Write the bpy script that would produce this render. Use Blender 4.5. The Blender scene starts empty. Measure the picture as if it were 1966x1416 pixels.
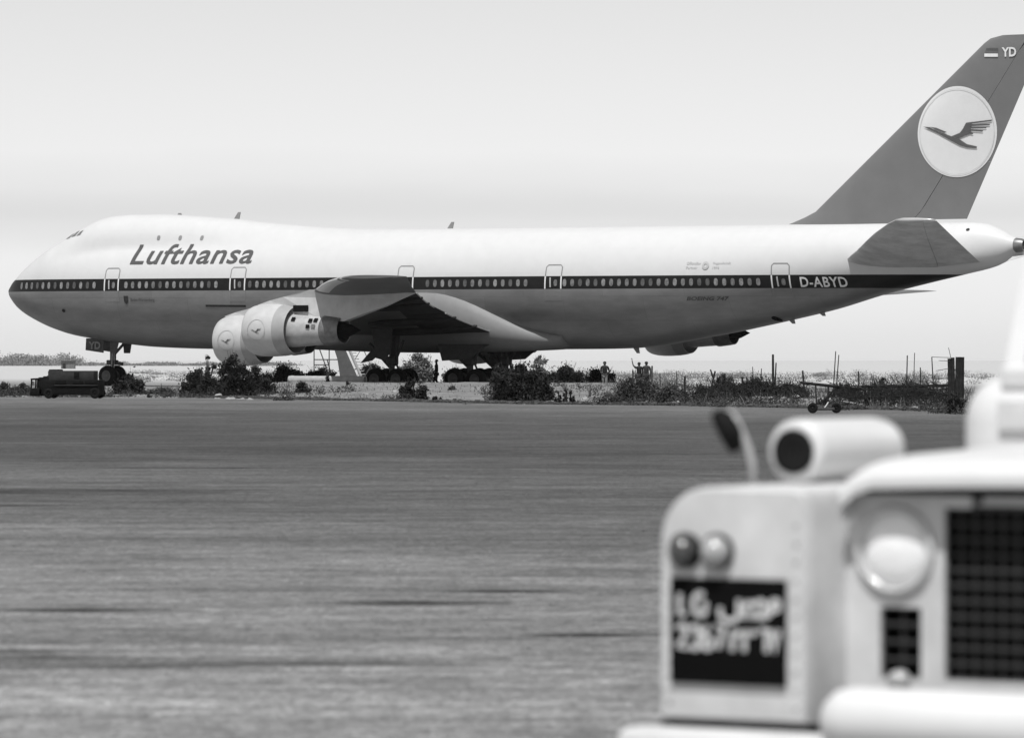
import bpy, bmesh, math, random
from mathutils import Vector, Matrix
sc = bpy.context.scene
col = sc.collection
R = math.radians
# ---------------------------------------------------------------- camera
F, CH, HY, CX = 9000.0, 1.65, 691.0, 983.0        # focal length in photo pixels, eye height, horizon row, centre column
cam_d = bpy.data.cameras.new('camera'); cam = bpy.data.objects.new('camera', cam_d); col.objects.link(cam)
cam.location = (0, 0, CH); cam.rotation_euler = (R(90), 0, 0)
cam_d.sensor_width = 36.0; cam_d.lens = F / 1966.0 * 36.0
cam_d.shift_y = -17.0 / 1966.0
cam_d.clip_start = 0.5; cam_d.clip_end = 20000
cam_d.dof.use_dof = True; cam_d.dof.focus_distance = 250.0
cam_d.dof.aperture_fstop = cam_d.lens / 1000.0 / 0.031
sc.camera = cam
# ---------------------------------------------------------------- light
SUN_EL, SUN_AZ = 65.0, 196.0      # azimuth: direction the light comes from, clockwise from +Y (the view)
w = bpy.data.worlds.new('World'); sc.world = w; w.use_nodes = True
nt = w.node_tree; N = nt.nodes; L = nt.links
bg = N['Background']
sky = N.new('ShaderNodeTexSky'); sky.sky_type = 'NISHITA'; sky.sun_disc = False
sky.sun_elevation = R(SUN_EL); sky.sun_rotation = R(SUN_AZ); sky.dust_density = 0.3; sky.air_density = 1.0
bw = N.new('ShaderNodeRGBToBW'); L.new(sky.outputs[0], bw.inputs[0])
tc = N.new('ShaderNodeTexCoord'); sx = N.new('ShaderNodeSeparateXYZ'); L.new(tc.outputs['Generated'], sx.inputs[0])
rmp = N.new('ShaderNodeValToRGB')                   # hazy white near the horizon, a thin grey veil, white cloud sheet above
mr = N.new('ShaderNodeMapRange'); mr.inputs[1].default_value = 0.0; mr.inputs[2].default_value = 0.2
L.new(sx.outputs[2], mr.inputs[0])
nz = N.new('ShaderNodeTexNoise'); nz.inputs['Scale'].default_value = 9.0; nz.inputs['Detail'].default_value = 5.0
mp = N.new('ShaderNodeMapping'); mp.inputs['Scale'].default_value = (1, 1, 5)
L.new(tc.outputs['Generated'], mp.inputs[0]); L.new(mp.outputs[0], nz.inputs[0])
ma = N.new('ShaderNodeMath'); ma.operation = 'MULTIPLY_ADD'; ma.inputs[1].default_value = 0.06
L.new(nz.outputs[0], ma.inputs[0]); L.new(mr.outputs[0], ma.inputs[2])
ms = N.new('ShaderNodeMath'); ms.operation = 'SUBTRACT'; ms.inputs[1].default_value = 0.03
L.new(ma.outputs[0], ms.inputs[0]); L.new(ms.outputs[0], rmp.inputs[0])
cr = rmp.color_ramp; cr.interpolation = 'B_SPLINE'
SKYK = [(0.0, 1.5), (0.05, 1.27), (0.15, .77), (0.19, .90), (0.273, 1.14), (0.36, 1.5), (.5, 1.75), (1.0, 1.4)]
cr.elements[0].position = 0; cr.elements[0].color = (SKYK[0][1],) * 3 + (1,)
cr.elements[1].position = 1; cr.elements[1].color = (SKYK[-1][1],) * 3 + (1,)
for p_, v_ in SKYK[1:-1]:
    e = cr.elements.new(p_); e.color = (v_, v_, v_, 1)
mu = N.new('ShaderNodeMath'); mu.operation = 'MULTIPLY'
pw = N.new('ShaderNodeMath'); pw.operation = 'POWER'; pw.inputs[1].default_value = 1.0
L.new(bw.outputs[0], pw.inputs[0]); L.new(pw.outputs[0], mu.inputs[0]); L.new(rmp.outputs[0], mu.inputs[1])
m10 = N.new('ShaderNodeMath'); m10.operation = 'MULTIPLY'; m10.inputs[1].default_value = 1.12
L.new(mu.outputs[0], m10.inputs[0]); L.new(m10.outputs[0], bg.inputs[0]); bg.inputs[1].default_value = 0.11
sd = bpy.data.lights.new('sun', 'SUN'); sd.energy = 4.6; sd.angle = R(0.55); sd.color = (1, 1, 1)
sun = bpy.data.objects.new('sun', sd); col.objects.link(sun)
d = Vector((math.sin(R(SUN_AZ)) * math.cos(R(SUN_EL)), math.cos(R(SUN_AZ)) * math.cos(R(SUN_EL)), math.sin(R(SUN_EL))))
sun.rotation_euler = d.to_track_quat('Z', 'Y').to_euler(); sun.location = d * 100
vs = sc.view_settings; vs.view_transform = 'Standard'; vs.look = 'None'; vs.exposure = 0.0; vs.gamma = 1.0
vs.use_curve_mapping = False
sc.cycles.max_bounces = 6; sc.cycles.use_denoising = True

# ---------------------------------------------------------------- helpers
def at(px, py, Y):
    return Vector(((px - CX) / F * Y, Y, CH - (py - HY) / F * Y))
def lerp_tab(tab, x):
    if x <= tab[0][0]: return tab[0][1]
    for (a, b), (c, d_) in zip(tab, tab[1:]):
        if x <= c: return b + (d_ - b) * (x - a) / (c - a)
    return tab[-1][1]
def pchip(tab):
    xs = [t[0] for t in tab]; ys = [t[1] for t in tab]; n = len(xs)
    h = [xs[i+1]-xs[i] for i in range(n-1)]; dl = [(ys[i+1]-ys[i])/h[i] for i in range(n-1)]
    m = [0]*n; m[0] = dl[0]; m[-1] = dl[-1]
    for i in range(1, n-1):
        if dl[i-1]*dl[i] <= 0: m[i] = 0
        else:
            w1 = 2*h[i]+h[i-1]; w2 = h[i]+2*h[i-1]; m[i] = (w1+w2)/(w1/dl[i-1]+w2/dl[i])
    def f(x):
        if x <= xs[0]: return ys[0]
        if x >= xs[-1]: return ys[-1]
        i = 0
        while x > xs[i+1]: i += 1
        t = (x-xs[i])/h[i]
        return (ys[i]*(1+2*t)*(1-t)**2 + h[i]*m[i]*t*(1-t)**2 + ys[i+1]*t*t*(3-2*t) + h[i]*m[i+1]*t*t*(t-1))
    return f
def sstep(a, b, x):
    t = min(1, max(0, (x-a)/(b-a))); return t*t*(3-2*t)
def mat(name, g, rough=.65, metal=0.0, var=.12, scale=3.0, bump=0.0, spec=.4, detail=6.0, coords='Object', stretch=None):
    m = bpy.data.materials.new(name); m.use_nodes = True
    t = m.node_tree; b = t.nodes['Principled BSDF']
    b.inputs['Roughness'].default_value = rough; b.inputs['Metallic'].default_value = metal
    b.inputs['Specular IOR Level'].default_value = spec
    c = t.nodes.new('ShaderNodeTexCoord'); n = t.nodes.new('ShaderNodeTexNoise')
    n.inputs['Scale'].default_value = scale; n.inputs['Detail'].default_value = detail; n.inputs['Roughness'].default_value = .65
    if stretch:
        mp_ = t.nodes.new('ShaderNodeMapping'); mp_.inputs['Scale'].default_value = stretch
        t.links.new(c.outputs[coords], mp_.inputs[0]); t.links.new(mp_.outputs[0], n.inputs[0])
    else: t.links.new(c.outputs[coords], n.inputs[0])
    r = t.nodes.new('ShaderNodeValToRGB')
    r.color_ramp.elements[0].position = .3; r.color_ramp.elements[1].position = .7
    lo, hi = g*(1-var), g*(1+var)
    r.color_ramp.elements[0].color = (lo, lo, lo, 1); r.color_ramp.elements[1].color = (hi, hi, hi, 1)
    t.links.new(n.outputs[0], r.inputs[0]); t.links.new(r.outputs[0], b.inputs['Base Color'])
    if bump:
        bp = t.nodes.new('ShaderNodeBump'); bp.inputs['Strength'].default_value = bump; bp.inputs['Distance'].default_value = .05
        t.links.new(n.outputs[0], bp.inputs['Height']); t.links.new(bp.outputs[0], b.inputs['Normal'])
    return m
class MB:
    def __init__(s): s.v = []; s.f = []; s.mi = []; s.cur = 0
    def add(s, vs_, fs):
        o = len(s.v); s.v += [tuple(p) for p in vs_]
        for f in fs: s.f.append(tuple(i+o for i in f)); s.mi.append(s.cur)
        return s
    def box(s, c, d_, rot=None):
        hx, hy, hz = d_[0]/2, d_[1]/2, d_[2]/2
        p = [Vector((x, y, z)) for x in (-hx, hx) for y in (-hy, hy) for z in (-hz, hz)]
        if rot: p = [rot @ q for q in p]
        p = [q + Vector(c) for q in p]
        return s.add(p, [(0,1,3,2),(4,6,7,5),(0,4,5,1),(2,3,7,6),(0,2,6,4),(1,5,7,3)])
    def rbox(s, c, d_, bev, seg=2, rot=None):
        bm = bmesh.new(); bmesh.ops.create_cube(bm, size=1)
        bmesh.ops.scale(bm, vec=d_, verts=bm.verts)
        bmesh.ops.bevel(bm, geom=list(bm.edges), offset=bev, segments=seg, profile=.5, affect='EDGES')
        bm.verts.index_update()
        p = [(rot @ v.co if rot else v.co) + Vector(c) for v in bm.verts]
        fs = [tuple(v.index for v in f.verts) for f in bm.faces]; bm.free()
        return s.add(p, fs)
    def tube(s, pts, rad, n=8, cap=True):
        pts = [Vector(p) for p in pts]
        if not hasattr(rad, '__len__'): rad = [rad]*len(pts)
        rings = []
        ref = None
        for i, p in enumerate(pts):
            t = (pts[min(i+1, len(pts)-1)] - pts[max(i-1, 0)]).normalized()
            if ref is None: ref = Vector((0, 0, 1)) if abs(t.z) < .9 else Vector((1, 0, 0))
            a = (ref - t*ref.dot(t)).normalized(); b = t.cross(a); ref = a
            rings.append([p + (a*math.cos(2*math.pi*k/n) + b*math.sin(2*math.pi*k/n))*rad[i] for k in range(n)])
        return s.loft(rings, cap, cap)
    def loft(s, rings, cap0=True, cap1=True, closed=True):
        n = len(rings[0]); vs_ = [p for r in rings for p in r]; fs = []
        for i in range(len(rings)-1):
            for k in range(n if closed else n-1):
                k2 = (k+1) % n
                fs.append((i*n+k, i*n+k2, (i+1)*n+k2, (i+1)*n+k))
        if cap0: fs.append(tuple(range(n))[::-1])
        if cap1: fs.append(tuple((len(rings)-1)*n+k for k in range(n)))
        return s.add(vs_, fs)
    def lathe(s, prof, origin, axis, n=24, cap=False):
        ax = Vector(axis).normalized(); r0 = Vector((0, 0, 1)) if abs(ax.z) < .9 else Vector((1, 0, 0))
        a = (r0 - ax*r0.dot(ax)).normalized(); b = ax.cross(a); o = Vector(origin)
        rings = [[o + ax*x + (a*math.cos(2*math.pi*k/n) + b*math.sin(2*math.pi*k/n))*max(r, 1e-4) for k in range(n)] for x, r in prof]
        return s.loft(rings, cap, cap)
    def build(s, name, m, parent=None, smooth=False, sharp=None):
        me = bpy.data.meshes.new(name); me.from_pydata([tuple(p) for p in s.v], [], s.f)
        for mm in (m if isinstance(m, (list, tuple)) else [m]): me.materials.append(mm)
        if isinstance(m, (list, tuple)): me.polygons.foreach_set('material_index', s.mi)
        bm = bmesh.new(); bm.from_mesh(me); bmesh.ops.recalc_face_normals(bm, faces=bm.faces); bm.to_mesh(me); bm.free()
        if smooth:
            me.polygons.foreach_set('use_smooth', [True]*len(me.polygons))
            if sharp: me.set_sharp_from_angle(angle=R(sharp))
        me.update()
        o = bpy.data.objects.new(name, me); col.objects.link(o); o.parent = parent
        return o
def tag(o, label=None, cat=None, group=None, kind=None):
    if label: o['label'] = label
    if cat: o['category'] = cat
    if group: o['group'] = group
    if kind: o['kind'] = kind
    return o
def empty(name, loc, rz=0.0, label=None, cat=None, group=None):
    o = bpy.data.objects.new(name, None); col.objects.link(o); o.location = loc; o.rotation_euler = (0, 0, rz)
    o.empty_display_size = .3
    return tag(o, label, cat, group)
def text2d(s, size=1.0, shear=0.0, bold=0.0, spacing=1.0):
    cu = bpy.data.curves.new('lettering', 'FONT'); cu.body = s; cu.size = size; cu.shear = shear; cu.offset = bold
    cu.space_character = spacing; cu.resolution_u = 3; cu.fill_mode = 'FRONT'
    o = bpy.data.objects.new('lettering_source', cu); col.objects.link(o)
    bpy.context.view_layer.update()
    me = bpy.data.meshes.new_from_object(o.evaluated_get(bpy.context.evaluated_depsgraph_get()))
    vs_ = [(v.co.x, v.co.y) for v in me.vertices]; fs = [tuple(p.vertices) for p in me.polygons]
    bpy.data.objects.remove(o); bpy.data.curves.remove(cu); bpy.data.meshes.remove(me)
    return vs_, fs
def fit2d(vs_, x0, x1, y0, y1):
    ax = min(p[0] for p in vs_); bx = max(p[0] for p in vs_); ay = min(p[1] for p in vs_); by = max(p[1] for p in vs_)
    return [(x0+(p[0]-ax)/(bx-ax)*(x1-x0), y0+(p[1]-ay)/(by-ay)*(y1-y0)) for p in vs_]
def conform(vs_, fs, fn, stepx=None, stepy=None):
    """cut a flat drawing into strips and lay it on a surface: fn(x, y) -> 3D point"""
    bm = bmesh.new(); bv = [bm.verts.new((p[0], p[1], 0)) for p in vs_]
    for f in fs:
        try: bm.faces.new([bv[i] for i in f])
        except ValueError: pass
    for axis, step in ((0, stepx), (1, stepy)):
        if not step: continue
        lo = min(v.co[axis] for v in bm.verts); hi = max(v.co[axis] for v in bm.verts); p = lo + step
        while p < hi - 1e-6:
            co = [0, 0, 0]; co[axis] = p; no = [0, 0, 0]; no[axis] = 1
            bmesh.ops.bisect_plane(bm, geom=list(bm.verts)+list(bm.edges)+list(bm.faces), plane_co=co, plane_no=no)
            p += step
    bm.verts.index_update()
    mb = MB(); mb.add([fn(v.co.x, v.co.y) for v in bm.verts], [tuple(v.index for v in f.verts) for f in bm.faces]); bm.free()
    return mb
def ellipse2d(cx, cy, rx, ry, n=20, power=2.0):
    p = []
    for k in range(n):
        a = 2*math.pi*k/n; c_, s_ = math.cos(a), math.sin(a)
        p.append((cx+rx*math.copysign(abs(c_)**(2/power), c_), cy+ry*math.copysign(abs(s_)**(2/power), s_)))
    return p, [tuple(range(n))]
def ring2d(cx, cy, rx, ry, wd, n=48):
    vs_ = []; fs = []
    for k in range(n):
        a = 2*math.pi*k/n; vs_ += [(cx+rx*math.cos(a), cy+ry*math.sin(a)), (cx+(rx-wd)*math.cos(a), cy+(ry-wd)*math.sin(a))]
        j = (k+1) % n; fs.append((2*k, 2*j, 2*j+1, 2*k+1))
    return vs_, fs
def ribbon2d(pts, wd, closed=False):
    P = [Vector(p) for p in pts]; n = len(P); vs_ = []; fs = []
    for i in range(n):
        a = P[i-1] if (i or closed) else P[i]; b = P[(i+1) % n] if (i < n-1 or closed) else P[i]
        t = (b-a).normalized(); q = Vector((-t.y, t.x))*wd/2
        vs_ += [tuple(P[i]+q), tuple(P[i]-q)]
    for i in range(n if closed else n-1):
        j = (i+1) % n; fs.append((2*i, 2*j, 2*j+1, 2*i+1))
    return vs_, fs

# ---------------------------------------------------------------- materials (the photograph is black and white: every colour is a grey)
M = {}
M['white_paint'] = mat('white_paint', .74, .4, var=.03, scale=2)
M['dark_paint'] = mat('dark_paint', .03, .35, var=.2, scale=3)
M['tail_paint'] = mat('tail_paint', .16, .4, var=.06, scale=.8)
M['emblem_paint'] = mat('emblem_paint', .66, .45, var=.03, scale=2)
M['disc_ring'] = mat('disc_ring', .54, .5, var=.1)
M['bird_paint'] = mat('bird_paint', .09, .5, var=.1)
M['letter_paint'] = mat('letter_paint', .075, .5, var=.1)
M['faint_paint'] = mat('faint_paint', .42, .5, var=.1)
M['light_letter'] = mat('light_letter', .72, .5, var=.05)
M['bare_metal'] = mat('bare_metal', .20, .42, metal=.25, var=.12, scale=1.2, stretch=(.4, 1, 2))
M['fairing'] = mat('fairing', .19, .6, var=.08, scale=1.5)
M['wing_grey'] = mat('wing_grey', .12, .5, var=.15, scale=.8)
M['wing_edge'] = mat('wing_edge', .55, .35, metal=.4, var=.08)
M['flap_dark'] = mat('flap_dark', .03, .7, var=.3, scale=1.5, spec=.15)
M['tail_grey'] = mat('tail_grey', .48, .6, var=.25, scale=.9)
M['pylon_grey'] = mat('pylon_grey', .50, .5, var=.12, scale=1.6)
M['cowl_white'] = mat('cowl_white', .46, .4, var=.1, scale=1.4)
M['ring_paint'] = mat('ring_paint', .39, .45, var=.1, scale=2)
M['cowl_band'] = mat('cowl_band', .31, .45, var=.1, scale=2)
M['core_metal'] = mat('core_metal', .42, .4, metal=.2, var=.2, scale=2)
M['nozzle_metal'] = mat('nozzle_metal', .20, .4, metal=.5, var=.35, scale=2.5)
M['soot'] = mat('soot', .008, .9, var=.3, spec=.08)
M['tyre'] = mat('tyre', .012, .95, var=.3, scale=6, spec=.08)
M['hub'] = mat('hub', .09, .5, metal=.3, var=.2)
M['gear_metal'] = mat('gear_metal', .055, .6, metal=.1, var=.25, scale=5)
M['gear_light'] = mat('gear_light', .5, .5, var=.1)
M['pane_light'] = mat('pane_light', .21, .3, var=.5, scale=6)
M['pane_mid'] = mat('pane_mid', .15, .3, var=.5, scale=6)
M['pane_dark'] = mat('pane_dark', .085, .3, var=.5, scale=6)
M['glass_dark'] = mat('glass_dark', .05, .12, var=.2, spec=.6)
M['cockpit_glass'] = mat('cockpit_glass', .16, .2, var=.5, scale=4, spec=.6)
M['outline_grey'] = mat('outline_grey', .22, .6, var=.1)

# ================================================================ SETTING
EDGE_PX = [(-300, 759), (0, 762), (400, 764), (700, 770), (1000, 776), (1300, 779), (1500, 783), (1850, 790), (2300, 800)]
EDGE = []
for px, py in EDGE_PX:
    Y = CH*F/(py-HY); EDGE.append(((px-CX)/F*Y, Y))
def edge_y(x):
    if x < EDGE[0][0]: return EDGE[0][1] + (EDGE[0][0]-x)*.35
    if x > EDGE[-1][0]: return max(60, EDGE[-1][1] - (x-EDGE[-1][0])*1.0)
    return lerp_tab(EDGE, x)
random.seed(7)
def vnoise(x, y, seed=0):
    def h(i, j):
        n = (i*374761393 + j*668265263 + seed*974634777) & 0xffffffff
        n = ((n ^ (n >> 13))*1274126177) & 0xffffffff
        return ((n ^ (n >> 16)) & 0xffff)/65535.0
    i, j = math.floor(x), math.floor(y); fx, fy = x-i, y-j
    fx = fx*fx*(3-2*fx); fy = fy*fy*(3-2*fy)
    return (h(i, j)*(1-fx)+h(i+1, j)*fx)*(1-fy) + (h(i, j+1)*(1-fx)+h(i+1, j+1)*fx)*fy
def ground_z(x, y):
    d_ = y - edge_y(x)
    if d_ < 0: return -.06
    z = -.06 + .06*sstep(0, 1.5, d_)
    zp = .07 - .0046*(max(-40, min(40, x))+22.0)
    bank = .47*sstep(-17, -11.5, x)*(1-sstep(4.5, 12, x))*sstep(2, 42, d_)*(1-sstep(250, 257, y))
    z += zp*sstep(20, 50, d_)*(1-sstep(400, 800, y)) + bank
    z += (.10*(vnoise(x*.45, y*.3, 1)-.5) + .07*(vnoise(x*1.3, y*.9, 2)-.5)) * sstep(.5, 3, d_)*(1-sstep(245, 256, y)*.8)
    z += .22*sstep(8, 20, d_)*(1-sstep(60, 110, d_))*sstep(4, 9, x)*vnoise(x*.5, y*.12, 5)
    return z
def axis(lo, hi, f0, f1, fine, grow=1.25):
    c = [f0]
    while c[-1] < f1: c.append(c[-1]+fine)
    a = c[0]; st = fine; left = []
    while a > lo: st *= grow; a -= st; left.append(a)
    b = c[-1]; st = fine; right = []
    while b < hi: st *= grow; b += st; right.append(b)
    return left[::-1]+c+right
GX = axis(-6000, 6000, -34, 34, .5); GY = axis(-60, 12000, 148, 300, .6)
g = MB(); g.add([(x, y, ground_z(x, y)) for y in GY for x in GX],
      [(j*len(GX)+i, j*len(GX)+i+1, (j+1)*len(GX)+i+1, (j+1)*len(GX)+i) for j in range(len(GY)-1) for i in range(len(GX)-1)])
def sand_material():
    m = bpy.data.materials.new('sand'); m.use_nodes = True; t = m.node_tree; b = t.nodes['Principled BSDF']
    b.inputs['Roughness'].default_value = .95; b.inputs['Specular IOR Level'].default_value = .1
    ge = t.nodes.new('ShaderNodeNewGeometry'); n1 = t.nodes.new('ShaderNodeTexNoise'); n1.inputs['Scale'].default_value = .5
    n1.inputs['Detail'].default_value = 8; n1.inputs['Roughness'].default_value = .7
    n2 = t.nodes.new('ShaderNodeTexNoise'); n2.inputs['Scale'].default_value = 4.5; n2.inputs['Detail'].default_value = 5
    n2.inputs['Roughness'].default_value = .8
    t.links.new(ge.outputs['Position'], n1.inputs[0]); t.links.new(ge.outputs['Position'], n2.inputs[0])
    r1 = t.nodes.new('ShaderNodeValToRGB'); r1.color_ramp.elements[0].position = .33; r1.color_ramp.elements[1].position = .68
    r1.color_ramp.elements[0].color = (.13,)*3+(1,); r1.color_ramp.elements[1].color = (.28,)*3+(1,)
    t.links.new(n1.outputs[0], r1.inputs[0])
    r2 = t.nodes.new('ShaderNodeValToRGB'); r2.color_ramp.elements[0].position = .36; r2.color_ramp.elements[1].position = .6
    r2.color_ramp.elements[0].color = (.62,)*3+(1,); r2.color_ramp.elements[1].color = (1.1,)*3+(1,)
    t.links.new(n2.outputs[0], r2.inputs[0])
    mx = t.nodes.new('ShaderNodeMixRGB'); mx.blend_type = 'MULTIPLY'; mx.inputs[0].default_value = 1
    t.links.new(r1.outputs[0], mx.inputs[1]); t.links.new(r2.outputs[0], mx.inputs[2])
    # beyond the runway strip lie pale salt flats
    sp = t.nodes.new('ShaderNodeSeparateXYZ'); t.links.new(ge.outputs['Position'], sp.inputs[0])
    mr_ = t.nodes.new('ShaderNodeMapRange'); mr_.inputs[1].default_value = 300; mr_.inputs[2].default_value = 380
    t.links.new(sp.outputs[1], mr_.inputs[0])
    m2 = t.nodes.new('ShaderNodeMixRGB'); m2.inputs[2].default_value = (.43, .43, .43, 1)
    t.links.new(mr_.outputs[0], m2.inputs[0]); t.links.new(mx.outputs[0], m2.inputs[1]); t.links.new(m2.outputs[0], b.inputs[0])
    bp = t.nodes.new('ShaderNodeBump'); bp.inputs['Strength'].default_value = .5; bp.inputs['Distance'].default_value = .08
    t.links.new(n2.outputs[0], bp.inputs['Height']); t.links.new(bp.outputs[0], b.inputs['Normal'])
    return m
M['sand'] = sand_material()
ground = g.build('ground', M['sand'], smooth=True); tag(ground, 'pale sandy ground with low banks beyond the apron', 'ground', kind='structure')
# --- apron
def apron_material():
    m = bpy.data.materials.new('old_asphalt'); m.use_nodes = True; t = m.node_tree; b = t.nodes['Principled BSDF']
    b.inputs['Roughness'].default_value = .9; b.inputs['Specular IOR Level'].default_value = .15
    ge = t.nodes.new('ShaderNodeNewGeometry')
    def noise(scale, st, det=5, ro=.6):
        mp_ = t.nodes.new('ShaderNodeMapping'); mp_.inputs['Scale'].default_value = st
        n = t.nodes.new('ShaderNodeTexNoise'); n.inputs['Scale'].default_value = scale; n.inputs['Detail'].default_value = det
        n.inputs['Roughness'].default_value = ro
        t.links.new(ge.outputs['Position'], mp_.inputs[0]); t.links.new(mp_.outputs[0], n.inputs[0]); return n.outputs[0]
    def ramp(src, p0, c0, p1, c1):
        r = t.nodes.new('ShaderNodeValToRGB'); r.color_ramp.elements[0].position = p0; r.color_ramp.elements[1].position = p1
        r.color_ramp.elements[0].color = (c0,)*3+(1,); r.color_ramp.elements[1].color = (c1,)*3+(1,)
        t.links.new(src, r.inputs[0]); return r.outputs[0]
    def mul(a_, b_):
        x = t.nodes.new('ShaderNodeMixRGB'); x.blend_type = 'MULTIPLY'; x.inputs[0].default_value = 1
        t.links.new(a_, x.inputs[1]); t.links.new(b_, x.inputs[2]); return x.outputs[0]
    # sun-bleached asphalt with a darker resurfaced band in the middle of the apron
    sp = t.nodes.new('ShaderNodeSeparateXYZ'); t.links.new(ge.outputs['Position'], sp.inputs[0])
    wob = noise(.05, (1, .3, 1), 3)
    ad = t.nodes.new('ShaderNodeMath'); ad.operation = 'MULTIPLY_ADD'; ad.inputs[1].default_value = 26
    t.links.new(wob, ad.inputs[0]); t.links.new(sp.outputs[1], ad.inputs[2])
    ad2 = t.nodes.new('ShaderNodeMath'); ad2.operation = 'MULTIPLY_ADD'; ad2.inputs[1].default_value = 1.1
    t.links.new(sp.outputs[0], ad2.inputs[0]); t.links.new(ad.outputs[0], ad2.inputs[2])
    mr_ = t.nodes.new('ShaderNodeMapRange'); mr_.inputs[1].default_value = 15; mr_.inputs[2].default_value = 215
    t.links.new(ad2.outputs[0], mr_.inputs[0])
    band = t.nodes.new('ShaderNodeValToRGB'); e = band.color_ramp.elements
    band.color_ramp.interpolation = 'EASE'
    e[0].position = 0; e[0].color = (.30,)*3+(1,); e[1].position = 1; e[1].color = (.150,)*3+(1,)
    for p_, v_ in ((.07, .225), (.14, .15), (.24, .095), (.42, .062), (.62, .070), (.8, .11)):
        q = e.new(p_); q.color = (v_,)*3+(1,)
    t.links.new(mr_.outputs[0], band.inputs[0])
    big = ramp(noise(.10, (.7, 1, 1), 9, .78), .30, .66, .70, 1.34)
    mid = ramp(noise(.7, (.35, 1, 1), 9, .78), .32, .60, .68, 1.40)
    fine = ramp(noise(22.0, (1, .7, 1), 5, .9), .35, .45, .65, 1.55)
    stain = ramp(noise(.33, (.33, 1, 1), 4, .6), .29, .40, .37, 1.0)
    streak = ramp(noise(2.8, (.24, 1, 1), 10, .85), .33, .72, .67, 1.30)
    mottle = ramp(noise(1.5, (.8, 1, 1), 7, .92), .38, .70, .62, 1.26)
    speck = ramp(noise(6.0, (1.3, .5, 1), 3, .9), .38, .76, .62, 1.22)
    c_ = mul(mul(mul(band.outputs[0], big), mul(mottle, speck)), mul(mul(mid, streak), mul(fine, stain)))
    t.links.new(c_, b.inputs[0])
    bp = t.nodes.new('ShaderNodeBump'); bp.inputs['Strength'].default_value = .35; bp.inputs['Distance'].default_value = .02
    t.links.new(noise(30, (1, 1, 1), 3, .8), bp.inputs['Height']); t.links.new(bp.outputs[0], b.inputs['Normal'])
    return m
M['apron'] = apron_material()
ap = MB(); xs = [-3000, -800, -200, -80] + [-50 + .4*i for i in range(251)] + [80, 200, 800, 3000]
near = []; far = []
for x in xs:
    jag = .55*(vnoise(x*1.3, 3, 8)-.5) + .5*(vnoise(x*.35, 9, 9)-.5)
    far.append((x, edge_y(x)+.9+jag, 0)); near.append((x, -300, 0))
n_ = len(xs)
ap.add(near+far+[(p[0], p[1]+.15, -.08) for p in far], [(i, i+1, n_+i+1, n_+i) for i in range(n_-1)]+[(n_+i, n_+i+1, 2*n_+i+1, 2*n_+i) for i in range(n_-1)])
apron = ap.build('apron', M['apron']); tag(apron, 'worn grey asphalt apron with dark streaks', 'apron', kind='structure')

def tar_material():
    m = mat('tar', .03, .9, var=.4, scale=4, spec=.1); t = m.node_tree; b = t.nodes['Principled BSDF']
    tc_ = t.nodes.new('ShaderNodeTexCoord'); mp_ = t.nodes.new('ShaderNodeMapping'); mp_.inputs['Location'].default_value = (-1, -1, 0); mp_.inputs['Scale'].default_value = (2, 2, 0)
    t.links.new(tc_.outputs['Generated'], mp_.inputs[0]); ln = t.nodes.new('ShaderNodeVectorMath'); ln.operation = 'LENGTH'; t.links.new(mp_.outputs[0], ln.inputs[0])
    n = t.nodes.new('ShaderNodeTexNoise'); n.inputs['Scale'].default_value = 5; n.inputs['Detail'].default_value = 8; n.inputs['Roughness'].default_value = .75; t.links.new(tc_.outputs['Object'], n.inputs[0])
    a = t.nodes.new('ShaderNodeMath'); a.operation = 'MULTIPLY_ADD'; a.inputs[1].default_value = 1.1; t.links.new(n.outputs[0], a.inputs[0]); t.links.new(ln.outputs['Value'], a.inputs[2])
    r = t.nodes.new('ShaderNodeMapRange'); r.inputs[1].default_value = .55; r.inputs[2].default_value = 1.45; r.inputs[3].default_value = .85; r.inputs[4].default_value = 0; t.links.new(a.outputs[0], r.inputs[0])
    t.links.new(r.outputs[0], b.inputs['Alpha']); return m
M['tar'] = tar_material()
for px, py, wpx, hpx in ((150, 1171, 480, 12), (800, 1157, 460, 14), (965, 1135, 340, 9), (1130, 1219, 340, 12)):
    Y = CH*F/(py-HY); x = (px-CX)/F*Y; rx = wpx*Y/F/2; ry = hpx*Y/(py-HY)/2
    MB().add([(x-rx, Y-ry, .004), (x+rx, Y-ry, .004), (x+rx, Y+ry, .004), (x-rx, Y+ry, .004)], [(0, 1, 2, 3)]).build('tar_patch', M['tar'], apron)

gt_ = MB(); rn = random.Random(17)
for _ in range(14000):
    Y = 13*math.exp(rn.random()*2.4); x = rn.uniform(-.118, .118)*Y; r = rn.uniform(.004, .013); a = rn.random()*3
    c_, s_ = math.cos(a)*r, math.sin(a)*r
    gt_.add([(x+c_*1.4, Y+s_*1.4, 0), (x-s_, Y+c_, 0), (x-c_*1.3, Y-s_*1.3, 0), (x+s_, Y-c_, 0), (x+rn.uniform(-.4, .4)*r, Y, r*rn.uniform(.5, 1.0))], [(0, 1, 4), (1, 2, 4), (2, 3, 4), (3, 0, 4)])
gto = gt_.build('grit', M['apron']); tag(gto, 'loose grit scattered over the asphalt', 'grit', kind='stuff')

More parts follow.
